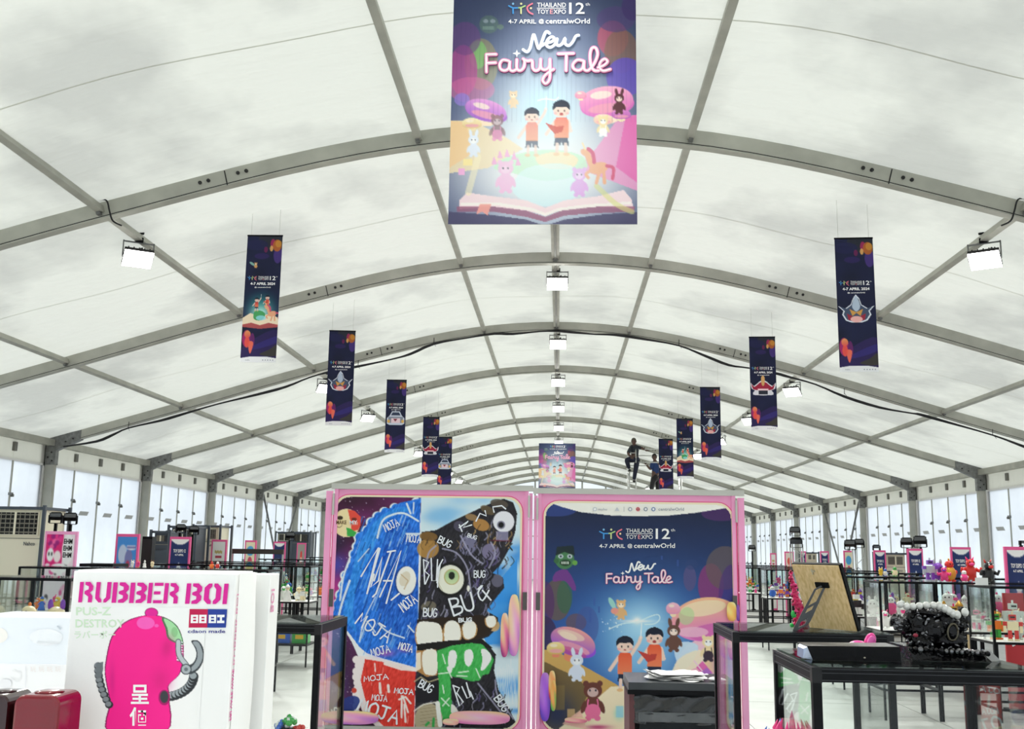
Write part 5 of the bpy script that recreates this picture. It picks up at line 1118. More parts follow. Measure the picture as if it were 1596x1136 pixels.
# boxed goods on the low racks under the left rows
for i in range(8):
    c = ['green', 'white', 'green', 'blue', 'green', 'white', 'blue', 'green'][i]; x = -6.0 + .604 * (i // 2) + (.165 if i % 2 == 0 else .435)
    b = MB(); b.bbox((-.12, -.08, 0), (.12, .08, .36), cm(c)); b.bbox((-.09, -.082, .2), (.09, -.08, .32), cm('white' if c != 'white' else 'green')); b.bbox((-.07, -.082, .06), (.05, -.08, .12), cm('yellow'))
    o = b.build('toy_carton', loc=(x, 15.9, .322), label='%s toy carton on the low rack of the third left-hand row, %s along' % (c, ['first', 'second', 'third', 'fourth', 'fifth', 'sixth', 'seventh', 'eighth'][i]), cat='box', group='cartons on the lower rack')
for i in range(4):
    b = MB(); b.bbox((-6.0 + .604 * i + .025, 15.63, .322 - .006), (-6.0 + .604 * i + .575, 16.17, .322 - .0005), M_black); b.build('rack_board', loc=(0, 0, 0), label='black board on the low stretchers, %s case of the third left-hand row' % PW[i], cat='shelf', group='rack boards')

# figures standing on top of the right-hand cases
def top_fig(u, v_bot, v_top, d, kind, c1, c2, label, rz=0):
    p = at(u, v_bot, d); t = at(u, v_top, d); h = t.z - ZT; 
    o = inst(toy_mesh(kind, c1, c2), 'toy_figure', (p.x, d, ZT + .005), None, rz, (h, h, h), label=label, cat='toy', group='figures standing on the right-hand cases'); return o
top_fig(1450, 900, 868, 12.0, 'robot', 'silver', 'purple', 'silver and purple robot figure standing on the second right-hand row')
top_fig(1462, 900, 872, 12.1, 'eared', 'purple', 'silver', 'purple eared figure beside the silver robot on the case top')
top_fig(1480, 900, 871, 12.0, 'round', 'gold', 'red', 'golden round figure with red head on the case top', .3)
top_fig(1472, 902, 882, 11.85, 'beast', 'pink', 'purple', 'small pink beast figure crouching before the golden one', -.4)
top_fig(1513, 903, 868, 11.95, 'beast', 'red', 'pink', 'big red beast figure with spread arms on the case top')
top_fig(1503, 904, 888, 11.82, 'round', 'pink', 'white', 'small pink round figure at the feet of the red beast', .3)
top_fig(1541, 905, 872, 10.8, 'beast', 'black', 'red', 'black horned beast figure with red chest, last on the case top', .2)
top_fig(1373, 897, 884, 14.45, 'eared', 'yellow', 'cream', 'tiny yellow eared figure on the third right-hand row')
top_fig(1380, 897, 886, 14.5, 'round', 'white', 'blue', 'tiny white and blue round figure on the third right-hand row')
top_fig(1395, 898, 883, 14.6, 'round', 'cream', 'green', 'tiny cream figure with a green head on the third right-hand row')
for u, c1, c2, kd in ((206, 'white', 'cream', 'eared'), (215, 'pink', 'orange', 'eared'), (225, 'white', 'white', 'robed'), (237, 'cream', 'brown', 'eared'), (330, 'orange', 'red', 'round'), (339, 'red', 'white', 'round')):
    p = at(u, 885, 12.65); inst(toy_mesh(kd, c1, c2), 'toy_figure', (p.x, 12.65, ZT + .005), None, 0, (.09, .09, .09), label='tiny %s and %s %s figure on top of the second left-hand row' % (c1, c2, KN[kd]), cat='toy', group='figures on the left-hand cases')
b = MB(); b.box((0, 0, .035), (.12, .006, .07), M_white); b.box((0, .02, .003), (.12, .05, .006), M_white); p = at(1533, 903, 10.5)
b.build('price_card', loc=(p.x, 10.55, ZT + .006), label='small white folded card on top of the nearest right-hand case', cat='card')

# ================================================================== standees, air conditioners, stage lights
M_navy = mat('poster_navy', '#1e2c58', .5)
def standee(u, vt, w_px, d, style, label, rz=0):
    t = at(u, vt, d); h = t.z; w = w_px / F_PX * d; E = empty('poster_stand', (t.x, d, 0), label, 'poster stand', 'pink framed poster stands along the walls'); E.rotation_euler = (0, 0, rz)
    b = MB(); b.bbox((-w / 2, 0, .04), (w / 2, .04, h), M_pink2 if style != 'manga' else M_pink); b.build('stand_frame', E)
    for sx in (-1, 1): b = MB(); b.bbox((sx * w * .35 - .02, -.2, 0), (sx * w * .35 + .02, .25, .04), M_black); b.build('foot', E)
    x0, x1, z0, z1 = -w / 2 + .028, w / 2 - .028, .1, h - .04; c = Canvas(0, 0, 40, 160, 1, '#ffffff')
    tf = lambda a, b_, L: Vector((x0 + (x1 - x0) * a / 40, -.004 - .003 * L, z1 - (z1 - z0) * b_ / 160)); k = Ink(tf)
    if style == 'navy':
        c.rect(0, 0, 40, 160, '#27386c'); c.ell(20, 52, 14, 14, '#6478b8', .9, soft=1.4); c.poly([(0, 0), (40, 0), (40, 2), (30, 7), (20, 8.5), (10, 7), (0, 2)], '#fdfdfb'); c.poly([(20, 34), (26, 44), (22, 50), (18, 50), (14, 44)], '#e8ecf4'); c.ell(20, 50, 7, 3.5, '#f0a8b8'); c.ell(28, 66, 10, 6, '#f0b0c8', .9); c.ell(12, 72, 10, 6, '#b060c8', .9); c.rect(0, 80, 40, 160, '#e0c898'); c.ell(20, 82, 30, 8, '#d8a0c0')
        k.text('TOY EXPO 12', 6, 15, 34, 20, I_w, .03, layer=1); k.text('4-7 APRIL', 10, 22, 30, 25, I_w, .03, layer=1)
    elif style == 'blue':
        c.rect(0, 0, 40, 160, '#4a98e4'); c.ell(12, 22, 9, 12, '#c8dcf4'); c.ell(25, 28, 8, 12, '#8088c0'); c.ell(30, 14, 9, 3, '#f0f4fc'); c.ell(20, 44, 16, 9, '#f4e8f0'); c.ell(24, 36, 4, 6, '#c04868'); c.rect(0, 48, 40, 160, '#f0d8e0'); c.rect(20, 11, 38, 16, '#f4f6fc'); [c.rect(21 + 3 * i, 12, 23 + 3 * i, 15, '#4858b0') for i in range(6)]
    elif style == 'white':
        c.rect(0, 0, 40, 160, '#f6f6f4'); c.ell(14, 44, 6, 8, '#38467c'); c.ell(27, 44, 6, 8, '#5a76b0'); c.rect(10, 26, 30, 30, '#c03c50'); [c.rect(8 + 4 * i, 16 + i % 2, 11 + 4 * i, 21 + i % 2, '#b8a040') for i in range(6)]
    elif style == 'red':
        c.rect(0, 0, 40, 160, '#c83038'); k.text('TOY', 8, 60, 34, 74, I_w, .03, layer=1)
    elif style == 'warm':
        c.rect(0, 0, 40, 160, '#fbe8dc'); c.ell(20, 22, 12, 10, '#f05a48', .9); c.ell(24, 34, 10, 6, '#f8a0a0'); c.ell(14, 42, 8, 6, '#f0c890')
    elif style == 'bottle':
        c.rect(0, 0, 40, 160, '#a8a49c'); c.poly([(16, 26), (18, 18), (24, 18), (26, 26), (28, 60), (14, 60)], '#f05048', sm=3); c.ell(21, 40, 5, 8, '#f8d0b0')
    elif style == 'sky':
        c.rect(0, 0, 40, 160, '#fbf0d0'); c.ell(20, 18, 16, 10, '#58b0e8'); c.ell(20, 40, 10, 10, '#e05878'); c.ell(20, 54, 14, 8, '#f0d890')
    elif style == 'manga':
        c.rect(0, 0, 40, 160, '#f8e8f0'); c.rect(0, 0, 24, 40, '#e8287c')
        for i in range(60): c.ell(_rng.uniform(0, 40), _rng.uniform(36, 160), _rng.uniform(1.5, 4), _rng.uniform(2, 5), ['#ffffff', '#f8b0d0', '#e83c8c', '#3a3034', '#fff4f8'][i % 5], .9)
        for i in range(14): c.ell(_rng.uniform(2, 22), _rng.uniform(2, 16), 3, 3, ['#f03c94', '#a02080', '#ff70b0'][i % 3], .9)
        c.ell(7, 24, 5, 8, '#ffffff'); c.ell(5, 23, 1, 2, '#1a1a1a'); c.ell(9, 23, 1, 2, '#1a1a1a'); c.ell(17, 26, 5, 7, '#fff0f0'); c.ell(31, 18, 8, 18, '#ffffff'); c.ell(20, 40, 12, 6, '#ffffff')
        for i in range(3): k.text('EHM', 25, 5 + 8 * i, 37, 11 + 8 * i, M_blackm, .03, layer=1)
    print_sheet('printed_front', c, ((x0, -.003, z1), (x1 - x0, 0, 0), (0, 0, -(z1 - z0))), lambda s, t_, P: (40 * s, 160 * t_), 1, E)
    if k.mb.v: k.build('lettering', E)
    return E
standee(96, 828, 52, 13.5, 'manga', 'pink and white cartoon poster stand beside the nearest air conditioner')
standee(199.5, 832, 37, 14.6, 'blue', 'blue cartoon poster stand next to the black loudspeaker column')
standee(281.5, 836.5, 33, 17.2, 'navy', 'navy fairy tale poster stand under the left-hand stage lights')
standee(342, 841, 24, 21, 'white', 'white poster stand with yellow heading, left of the low glass counter')
standee(391, 842, 18, 23.5, 'sky', 'small blue topped poster stand behind the low glass counter')
standee(436, 844, 19, 26, 'navy', 'small navy poster stand right of the low glass counter')
standee(470, 846, 14, 29, 'bottle', 'small grey poster stand with a red bottle shape, beside the pink frame')
standee(1584, 852, 36, 13.2, 'navy', 'navy fairy tale poster stand at the right edge of the tent view')
standee(1497, 852.5, 30, 18.2, 'navy', 'navy fairy tale poster stand behind the golden figure')
standee(1426, 855, 23, 20.6, 'navy', 'navy fairy tale poster stand under the right-hand stage lights')
standee(1371, 857.5, 18, 22.8, 'navy', 'navy fairy tale poster stand in front of the beige air conditioner')
standee(1322, 858, 14, 26, 'sky', 'cream poster stand with a blue top beside the truss column')
standee(1285, 859, 13, 29, 'navy', 'narrow navy poster stand above the wooden board')
standee(1252, 859, 8, 31, 'navy', 'narrowest navy poster stand next to the small air conditioner')
standee(1230, 859.5, 14, 30, 'warm', 'cream and red poster stand beside the tall truss tower')
standee(1205, 862, 9, 33, 'white', 'thin white poster stand far down the right wall')
b = MB(); b.bbox((-.2, 0, 0), (.2, .03, 1.32), mat('poster_red', '#c43038', .5)); b.bbox((-.22, -.1, 0), (.22, .15, .03), M_black); p = at(1590, 920, 12.6)
rp = empty('poster_stand', (p.x, 12.6, 0), 'red poster stand behind the nearest right-hand case', 'poster stand', 'pink framed poster stands along the walls'); b.build('poster_board', rp)
k = Ink(lambda a, b_, L: Vector((-.17 + .34 * a, -.001 - .001 * L, 1.3 - b_))); k.text('JUM', .10, .38, .98, .58, I_w, .02, layer=1); k.build('lettering', rp)

M_beige = mat('beige_casing', '#f0ebd2', .5); M_beige_d = mat('beige_shade', '#8c897c', .6); M_frame_g = mat('steel_frame', '#4a525c', .45, .3); M_dark = mat('grille_dark', '#15171a', .7)
def air_con(u0, u1, vt, d, label, style=0, hh=None):
    a = at(u0, vt, d); c = at(u1, vt, d); w = c.x - a.x; h = a.z; E = empty('air_conditioner', (a.x, d, 0), label, 'air conditioner', 'floor-standing air conditioners')
    dp = .7; mc = M_beige if style == 0 else M_frame_g
    b = MB(); b.bbox((0, .02, 0), (w, dp, h - .03), mc); b.build('casing', E)
    b = MB(); b.bbox((-.03, -.02, h - .03), (w + .03, dp + .02, h + .01), M_frame_g); b.build('top_cover', E)
    gt, gb = h - .07, h - .07 - w * .42
    b = MB(); b.bbox((.03, .0, gb - .02), (w - .03, .02, gt + .01), M_beige if style < 2 else M_frame_g); b.build('outlet_frame', E)
    b = MB(); b.bbox((.05, -.004, gb), (w - .05, .0, gt), M_dark); b.build('outlet_back', E)
    for i in range(5): z = gb + (gt - gb) * (i + .5) / 5; b = MB(); b.box((w / 2, -.012, z), (w - .1, .016, .012), M_beige_d if style == 0 else M_black, Matrix.Rotation(.4, 3, 'X')); b.build('louvre', E)
    for i in range(9): x = .05 + (w - .1) * (i + .5) / 9; b = MB(); b.box((x, -.022, (gt + gb) / 2), (.009 if i != 4 else .03, .006, gt - gb), M_beige if i == 4 else M_beige_d); b.build('vane', E)
    b = MB(); b.bbox((.0, .012, gb - .06), (w, .02, gb - .05), M_beige_d); b.build('seam', E)
    b = MB(); b.bbox((.0, -.0, .0), (w, .02, .55), M_beige_d); b.build('intake_panel', E)
    k = Ink(lambda a_, b_, L: Vector((w - .22 + .16 * a_, .018 - .012 * L, gb - .1 - b_ * .05))); k.text('Nahco', 0, 0, 1, 1, ink('#4a5058'), .02, layer=1); k.build('badge', E)
    for x in (-.05, w + .05):
        for y in (-.03, dp + .03): b = MB(); b.bbox((x - .02, y - .02, 0), (x + .02, y + .02, h + .03), M_frame_g); b.build('cage_post', E)
    return E
air_con(-12, 66, 790, 14.2, 'large beige air conditioner with louvred outlet beside the cartoon poster')
air_con(306, 341, 819, 21.5, 'white and grey air conditioner behind the navy poster stand', 0)
air_con(268, 303, 820, 20.3, 'dark grey air conditioner casing under the left-hand stage lights', 1)
air_con(457, 482, 829, 33.5, 'small grey air conditioner close to the pink frame', 2)
air_con(433, 455, 829, 34.6, 'dark caged air conditioner under the far stage lights', 1)
air_con(1380, 1410, 862, 23.6, 'low beige air conditioner behind the right-hand cases', 0)
air_con(1257, 1273, 861, 32, 'small grey air conditioner above the wooden board', 0)
air_con(241, 262, 828, 18.2, 'slim grey air conditioner beside the black loudspeaker column', 2)
p = at(230, 836, 15.6); b = MB(); b.bbox((-.075, 0, 0), (.075, .14, p.z), M_black); b.bbox((-.068, -.005, .2), (.068, 0, p.z - .04), M_blackm)
b.build('loudspeaker_column', loc=(p.x, 15.6, 0), label='black loudspeaker column beside the blue cartoon poster', cat='speaker')
def truss(u, vt, d, name, label, w=.22):
    t = at(u, vt, d); E = empty(name, (t.x, d, 0), label, 'truss', 'lighting masts'); h = t.z
    for sx in (-1, 1):
        for sy in (-1, 1): b = MB(); b.tube([(sx * w / 2, sy * w / 2, 0), (sx * w / 2, sy * w / 2, h)], .018, M_alu_l, 6); b.build('chord', E)
    z = .1; i = 0
    while z < h - .2:
        s = 1 if i % 2 else -1; b = MB(); b.tube([(-s * w / 2, -w / 2, z), (s * w / 2, -w / 2, z + .2)], .009, M_alu_l, 5); b.build('lacing', E); z += .2; i += 1
    b = MB(); b.bbox((-.3, -.3, 0), (.3, .3, .015), M_steel); b.build('base_plate', E); return h
def stage_light(u, vc, d, w_px, label, rz=0, tilt=-.3, pole=True):
    c = at(u, vc, d); w = w_px / F_PX * d; E = empty('stage_light', c, label, 'stage light', 'black stage lights'); E.rotation_euler = (0, 0, rz); M = Matrix.Rotation(tilt, 3, 'X')
    b = MB(); b.box((0, 0, 0), (w, w * .5, w * .45), M_black, M); b.box((0, w * .1, w * .27), (w * .8, w * .3, w * .1), M_black, M); b.build('lamp_housing', E)
    b = MB(); b.box(M @ Vector((0, -w * .26, 0)), (w * .88, w * .03, w * .36), mat('lens_grey', '#3c4046', .15, 0, coat=1), M); b.build('lens', E)
    for sx in (-1, 1): b = MB(); b.bbox((sx * w * .5 - .012, -.02, -w * .55), (sx * w * .5 + .012, .02, .02), M_black); b.build('yoke_arm', E)
    b = MB(); b.bbox((-w * .5, -.02, -w * .6), (w * .5, .02, -w * .55), M_black); b.build('yoke_base', E)
    if pole: b = MB(); b.tube([(0, .06, -w * .6), (0, .06, -c.z)], .025, M_black, 6); b.build('stand_pole', E); b = MB(); b.lathe((0, .06, -c.z), [(.07, 0), (.07, .015), (.03, .03)], M_black, 12); b.build('stand_base', E)
    return E
stage_light(87, 805, 13.9, 18, 'black stage light above the cartoon poster, nearer the air conditioner', .3, -.5); stage_light(110, 806, 14.15, 19, 'black stage light above the cartoon poster, nearer the tent wall', .3, -.5)
stage_light(282, 822, 17.7, 14, 'black stage light above the navy poster, left one of the pair', .5, -.6); stage_light(302, 825, 17.95, 14, 'black stage light above the navy poster, right one of the pair', .5, -.6)
stage_light(452, 834, 28, 14, 'black stage light in front of the far caged air conditioner', .4, -.5)
stage_light(1413, 844, 21.2, 16, 'black stage light above the right-hand navy poster, left one of the pair', -.4, -.5); stage_light(1434, 842, 21.0, 18, 'black stage light above the right-hand navy poster, right one of the pair', -.4, -.5)
stage_light(1325, 847, 25.3, 16, 'black stage light on the truss column, left one of the pair', -.4, -.4, False); stage_light(1339, 845, 25.3, 14, 'black stage light on the truss column, right one of the pair', -.4, -.4, False)
truss(1338, 855, 25.4, 'truss_column', 'silver truss column carrying two black stage lights')
truss(1241, 848, 29, 'truss_column', 'silver truss tower carrying two stacked black stage lights', .28)
stage_light(1239, 826, 28.9, 15, 'upper black stage light on the tall truss tower', -.3, -.2, False); stage_light(1241, 843, 28.9, 17, 'lower black stage light on the tall truss tower', -.3, .2, False)
stage_light(1172, 853, 34, 10, 'far black stage light on its own stand, beside the right pink frame', -.3, -.4)
stage_light(1366, 852, 23.3, 10, 'flat black light box above the navy poster by the beige air conditioner', 0, 0); stage_light(1594, 845, 13.8, 8, 'black light box over the navy poster stand at the frame edge', 0, 0)
# low glass counter on the left
a = at(362, 855, 21.5); c = at(442, 858, 21.5); w = c.x - a.x; E = empty('glass_counter', (a.x, 21.5, 0), 'low glass counter with a dark top rail, in front of the far poster stands', 'counter')
b = MB(); b.bbox((0, 0, a.z - .1), (w, .04, a.z), mat('rail_brown', '#3a3630', .5)); b.build('top_rail', E)
for x in (0, w * .48, w - .03): b = MB(); b.bbox((x, 0, 0), (x + .03, .03, a.z - .1), M_alu_l); b.build('counter_post', E)
b = MB(); b.bbox((.03, .01, .95), (w - .03, .016, a.z - .1), M_glass); b.build('glass_pane', E); b = MB(); b.bbox((0, .005, .9), (w, .5, .95), M_white); b.build('counter_shelf', E)
for i in range(6): toy((a.x + w * (i + .5) / 6, 21.8, .95), .28, KS[i % 5], ['cream', 'gold', 'red', 'white', 'orange', 'grey'][i], ['white', 'brown', 'white', 'silver', 'cream', 'white'][i], 'on the low glass counter', 0, 'figures on the low glass counter')
# black bench rail beyond the nearest left case
a = at(124, 878, 13.6); c = at(176, 880, 13.6); w = c.x - a.x; E = empty('folding_table', (a.x, 13.6, 0), 'black folding table frame beside the cartoon poster stand', 'table')
b = MB(); b.bbox((0, 0, a.z - .05), (w, .5, a.z), M_black); b.build('table_top', E)
for x in (.02, w * .35, w * .68, w - .04): b = MB(); b.bbox((x, .02, 0), (x + .03, .05, a.z - .05), M_black); b.build('leg', E)

# ================================================================== near glass cases
NW, ND = .555, .475
def near_case(x, y, label):
    E = case_proto(NW, ND, True); E.location = (x, y, 0); tag(E, label, 'display case', 'black framed cases close to the viewpoint'); return E
near_case(.712, 2.665, 'closest black framed glass case, carrying the glossy black sculpture')
near_case(.704, 3.80, 'black framed glass case carrying the wooden picture frame board')
near_case(-.755 - NW, 3.80, 'black framed glass case between the white toy box and the painted face wall')

# ---- cabinet with papers in front of the right poster
CX, CY, CWD, CDP, CH = .50, 6.18, .60, .50, 1.0
cab = empty('cabinet', (CX, CY, 0), 'black wrapped cabinet with overhanging lid in front of the navy poster', 'cabinet')
M_wrap = mat('grey_film', '#23272b', .25, 0, noise=.5, nscale=5, coat=.3, bump=.25, bscale=6); M_film = mat('light_film', '#5c6064', .2, 0, noise=.35, nscale=7, coat=.3)
b = MB(); b.bbox((.03, .03, 0), (CWD - .03, CDP - .02, .93), M_black); b.build('body', cab)
b = MB(); b.bbox((-.01, -.01, .955), (CWD + .01, CDP, .995), mat('lid_grey', '#2c3136', .3, coat=.3)); b.bbox((-.015, -.015, .93), (CWD + .015, CDP, .955), M_black); b.build('lid', cab)
b = MB(); n = 24; vs = []; fs = []
zz = [.925, .90, .885, .86, .835, .82, .80, .772]
for j, z in enumerate(zz):
    for i in range(n + 1): x = .02 + (CWD - .04) * i / n; vs.append((x, .02 - .012 * (j % 2) - .008 * math.sin(i * .8 + j), z + .006 * math.sin(i * .5 + j * 1.3)))
fs = [(j * (n + 1) + i, j * (n + 1) + i + 1, (j + 1) * (n + 1) + i + 1, (j + 1) * (n + 1) + i) for j in range(len(zz) - 1) for i in range(n)]
b.add([v for v in vs], [f[::-1] for f in fs], M_wrap, True); b.build('stretch_wrap', cab)
b = MB(); b.bbox((.045, .004, .78), (CWD - .03, .012, .832), M_film); b.build('film_band', cab)
b = MB(); b.bbox((.05, .008, .38), (CWD - .04, .02, .775), mat('panel_dark', '#151a1e', .4, spec=.2)); b.build('front_panel', cab)
b = MB(); b.bbox((.14, .0, .30), (CWD - .03, .012, .68), M_blackm); b.build('dark_opening', cab)
b = MB(); b.bbox((-.005, .01, 0), (.025, CDP - .01, .93), mat('side_maroon', '#5c3034', .5)); b.build('side_panel', cab)
ps = empty('paper_stack', (CX + .27, CY + .2, .995), 'pile of crumpled white paper sheets lying on the black cabinet', 'paper')
for i in range(5):
    b = MB(); nn = 10; vs = []; w, h = .32, .24
    for a in range(nn + 1):
        for c_ in range(nn + 1): vs.append(((a / nn - .5) * w, (c_ / nn - .5) * h, .004 + .007 * i + .0045 * math.sin(a * 1.3 + i) * math.cos(c_ * 1.7 + i * 2) + (.012 if a == 0 else 0)))
    fs = [(a * (nn + 1) + c_, (a + 1) * (nn + 1) + c_, (a + 1) * (nn + 1) + c_ + 1, a * (nn + 1) + c_ + 1) for a in range(nn) for c_ in range(nn)]
    b.add(vs, fs, mat('paper_white', '#f8f8f8', .5), True); o = b.build('sheet', ps); o.rotation_euler = (0, 0, .12 * (i - 2)); o.location = (.01 * (i % 3), .008 * i, 0)
b = MB(); b.ell((0, 0, .012), (.045, .035, .013), mat('paper_white', '#f8f8f8', .5), 10, 6); b.ell((.03, .0, .008), (.03, .02, .009), mat('paper_white', '#f8f8f8', .5), 8, 5)
b.build('crumpled_paper', loc=(CX + .50, CY + .12, .995), label='small crumpled white paper ball at the end of the black cabinet', cat='paper')

# ================================================================== plywood picture frame seen from behind, with its easel strut
BR = at_z(1335, 984, ZT + .006); BL = at_z(1262, 978, ZT + .006); e = BR - BL; e.z = 0; wl = e.length; e.normalize(); nrm = Vector((e.y, -e.x, 0))
if nrm.y > 0: nrm = -nrm
up = (Vector((0, 0, 1)) * .93 + nrm * .37).normalized(); thick = up.cross(e); 
if thick.y < 0: thick = -thick
HB = .245
def pf(a, h, t): return e * a + up * h + thick * t
def slab(m, a0, a1, h0, h1, t0, t1, mt): m.hexa([pf(a0, h0, t0), pf(a1, h0, t0), pf(a1, h0, t1), pf(a0, h0, t1), pf(a0, h1, t0), pf(a1, h1, t0), pf(a1, h1, t1), pf(a0, h1, t1)], mt)
E = empty('picture_frame', BL, 'wooden backed picture frame leaning on its grey easel strut', 'picture frame')
M_ply = bpy.data.materials.new('plywood'); M_ply.use_nodes = True; nt = M_ply.node_tree; pb = nt.nodes['Principled BSDF']; pb.inputs['Roughness'].default_value = .6
tc = nt.nodes.new('ShaderNodeTexCoord'); mp = nt.nodes.new('ShaderNodeMapping'); mp.inputs['Scale'].default_value = (110, 110, 14); mp.inputs['Rotation'].default_value = (.0, .55, 0); nz = nt.nodes.new('ShaderNodeTexNoise'); nz.inputs['Scale'].default_value = 1; nz.inputs['Detail'].default_value = 5; rp_ = nt.nodes.new('ShaderNodeValToRGB')
rp_.color_ramp.elements[0].color = (*srgb('#c0a068'), 1); rp_.color_ramp.elements[1].color = (*srgb('#dcc090'), 1); rp_.color_ramp.elements[0].position = .3; rp_.color_ramp.elements[1].position = .62
nt.links.new(tc.outputs['Object'], mp.inputs['Vector']); nt.links.new(mp.outputs['Vector'], nz.inputs['Vector']); nt.links.new(nz.outputs['Fac'], rp_.inputs['Fac']); nt.links.new(rp_.outputs['Color'], pb.inputs['Base Color'])
b = MB(); slab(b, 0, wl, 0, HB, 0, .004, M_ply); b.build('back_board', E)
b = MB(); slab(b, -.004, wl + .006, -.002, HB + .003, .005, .020, M_black); b.build('moulding', E)
M_strut = mat('strut_grey', '#404246', .5)
b = MB(); slab(b, wl * .42, wl * .70, HB * .66, HB * .74, -.006, 0, M_black); b.build('hinge_plate', E)
b = MB(); slab(b, wl * .40, wl * .48, HB * .90, HB * .93, -.004, 0, mat('hook_silver', '#c8c0a8', .3, .6)); slab(b, wl * .42, wl * .44, HB * .86, HB * .95, -.005, 0, mat('hook_silver', '#c8c0a8', .3, .6)); b.build('hanging_hook', E)
top = pf(wl * .55, HB * .70, -.006); foot = at_z(1247, 982, ZT + .006) - BL + Vector((0, 0, .004)); ax = (foot - top); sd = ax.cross(Vector((0, 1, 0))).normalized() * -1; sd = Vector((abs(sd.x), sd.y, abs(sd.z))) if sd.x < 0 else sd
b = MB(); nn = Vector((0, -1, 0)); wt, wb_ = .010, .016
def sl(t, s): return top + ax * t + sd * s
def bar(m, t0, t1, s0a, s1a, s0b, s1b): m.hexa([sl(t1, s0b), sl(t1, s1b), sl(t1, s1b) + Vector((0, .003, 0)), sl(t1, s0b) + Vector((0, .003, 0)), sl(t0, s0a), sl(t0, s1a), sl(t0, s1a) + Vector((0, .003, 0)), sl(t0, s0a) + Vector((0, .003, 0))], M_strut)
bar(b, 0, .42, -00.0279, -00.0163, -00.0326, -00.0163); bar(b, 0, .42, 00.0163, 00.0279, 00.0163, 00.0326); bar(b, 0, .06, -00.0163, 00.0163, -00.0163, 00.0163); bar(b, .42, .50, -00.0326, 00.0326, -00.0348, 00.0348)
bar(b, .50, .60, -00.0348, -00.0139, -00.0348, -00.0139); bar(b, .50, .60, 00.0139, 00.0348, 00.0139, 00.0348); bar(b, .60, .80, -00.0348, 00.0348, -00.0372, 00.0372); bar(b, .80, .93, -00.0372, -00.0139, -00.0372, -00.0139); bar(b, .80, .93, 00.0139, 00.0372, 00.0139, 00.0372); bar(b, .93, 1.0, -00.0372, 00.0372, -00.0326, 00.0326)
b.build('easel_strut', E)

# pink coral-like creature behind the frame
M_pg = mat('toy_magenta', '#e82468', .3, 0, noise=.5, nscale=60, bump=.6, bscale=120); M_pr = mat('toy_darkred', '#8c1c34', .3); M_gr = mat('toy_leaf', '#38c85c', .35)
p0 = at_z(1243, 974, ZT + .006) + Vector((0, .0, 0)); E = empty('toy_figure', p0, 'tall knobbly magenta figure with green leaves behind the wooden frame board', 'toy')
def pp(u, v, dd=0): return at(u, v, p0.y + dd) - p0
b = MB(); rr = random.Random(5)
sp = [(1232, 892), (1234, 903), (1237, 914), (1239, 926), (1242, 938), (1247, 949), (1249, 958), (1245, 967), (1244, 974)]; wd = [.004, .008, .009, .011, .015, .018, .018, .016, .014]
b.tube([pp(u, v) for u, v in sp], wd, M_pg, 10)
for i in range(70):
    k_ = rr.randrange(len(sp)); u, v = sp[k_]; a = rr.uniform(0, 6.28); r_ = wd[k_]; c_ = pp(u, min(v + rr.uniform(-4, 4), 972)) + Vector((math.cos(a) * r_, math.sin(a) * r_ * .8, 0)); b.ell(c_, rr.uniform(.004, .0075), rr.choice([M_pg, M_pg, M_pr, cm('pink')]), 7, 5)
b.build('body', E)
for u, v in ((1236, 957), (1234, 979)):
    b = MB(); c_ = pp(u, min(v, 974)); b.ell(c_, (.008, .006, .014 if v < 970 else .008), M_gr, 8, 6); b.ell(c_ + Vector((.008, 0, -.008)), (.006, .005, .008), M_gr, 7, 5); b.build('leaf', E)
b = MB(); b.ell(pp(1255, 978) + Vector((0, 0, .014)), (.018, .012, .010), M_pr, 9, 6); b.build('foot', E)

# ================================================================== black board, pink bow figure and glossy sculpture on the closest case
M_gloss = mat('black_gloss', (.003, .003, .004), .14, 0, bump=.3, bscale=60, spec=.22); M_chrome = mat('dark_chrome', (.16, .16, .17), .14, .9, bump=.5, bscale=45); M_bead = mat('pearl_white', '#d8d8d4', .15, .2, coat=1)
ZTT = ZT + .0055; DB = 2.80
p0 = at_z(1250, 1026, ZTT); p1 = at_z(1400, 1032, ZTT)
b = MB(); x0 = p0.x; x1 = at(1404, 1020, DB).x; P = rrect(x0, 0, x1, .036, .006, 3)
vs = []; L = x1 - x0
E = empty('black_slab', (x0, DB, ZTT), 'long glossy black slab lying on the closest glass case', 'slab')
b.hexa([(0.02, 0, 0), (L, 0, 0), (L, .13, 0), (.02, .13, 0), (0.008, .008, .034), (L, .004, .036), (L, .126, .036), (.008, .122, .034)], mat('slab_black', (.003, .003, .004), .3, spec=.1, bump=.15, bscale=80)); b.build('slab_body', E)
b = MB(); b.hexa([(0, .02, .002), (.02, .004, 0), (.02, .1, 0), (0, .09, .002), (.002, .02, .026), (.010, .008, .033), (.01, .1, .033), (.002, .09, .026)], mat('glint_metal', '#b8c4dc', .2, .6)); b.build('glint_tip', E)  # pale slab tip: a glint put into colour and shape
b = MB(); b.ell((L * .62, -.002, .008), (.003, .002, .002), mat('hook_silver', '#c8c0a8', .3, .6), 6, 4); b.build('stud', E)
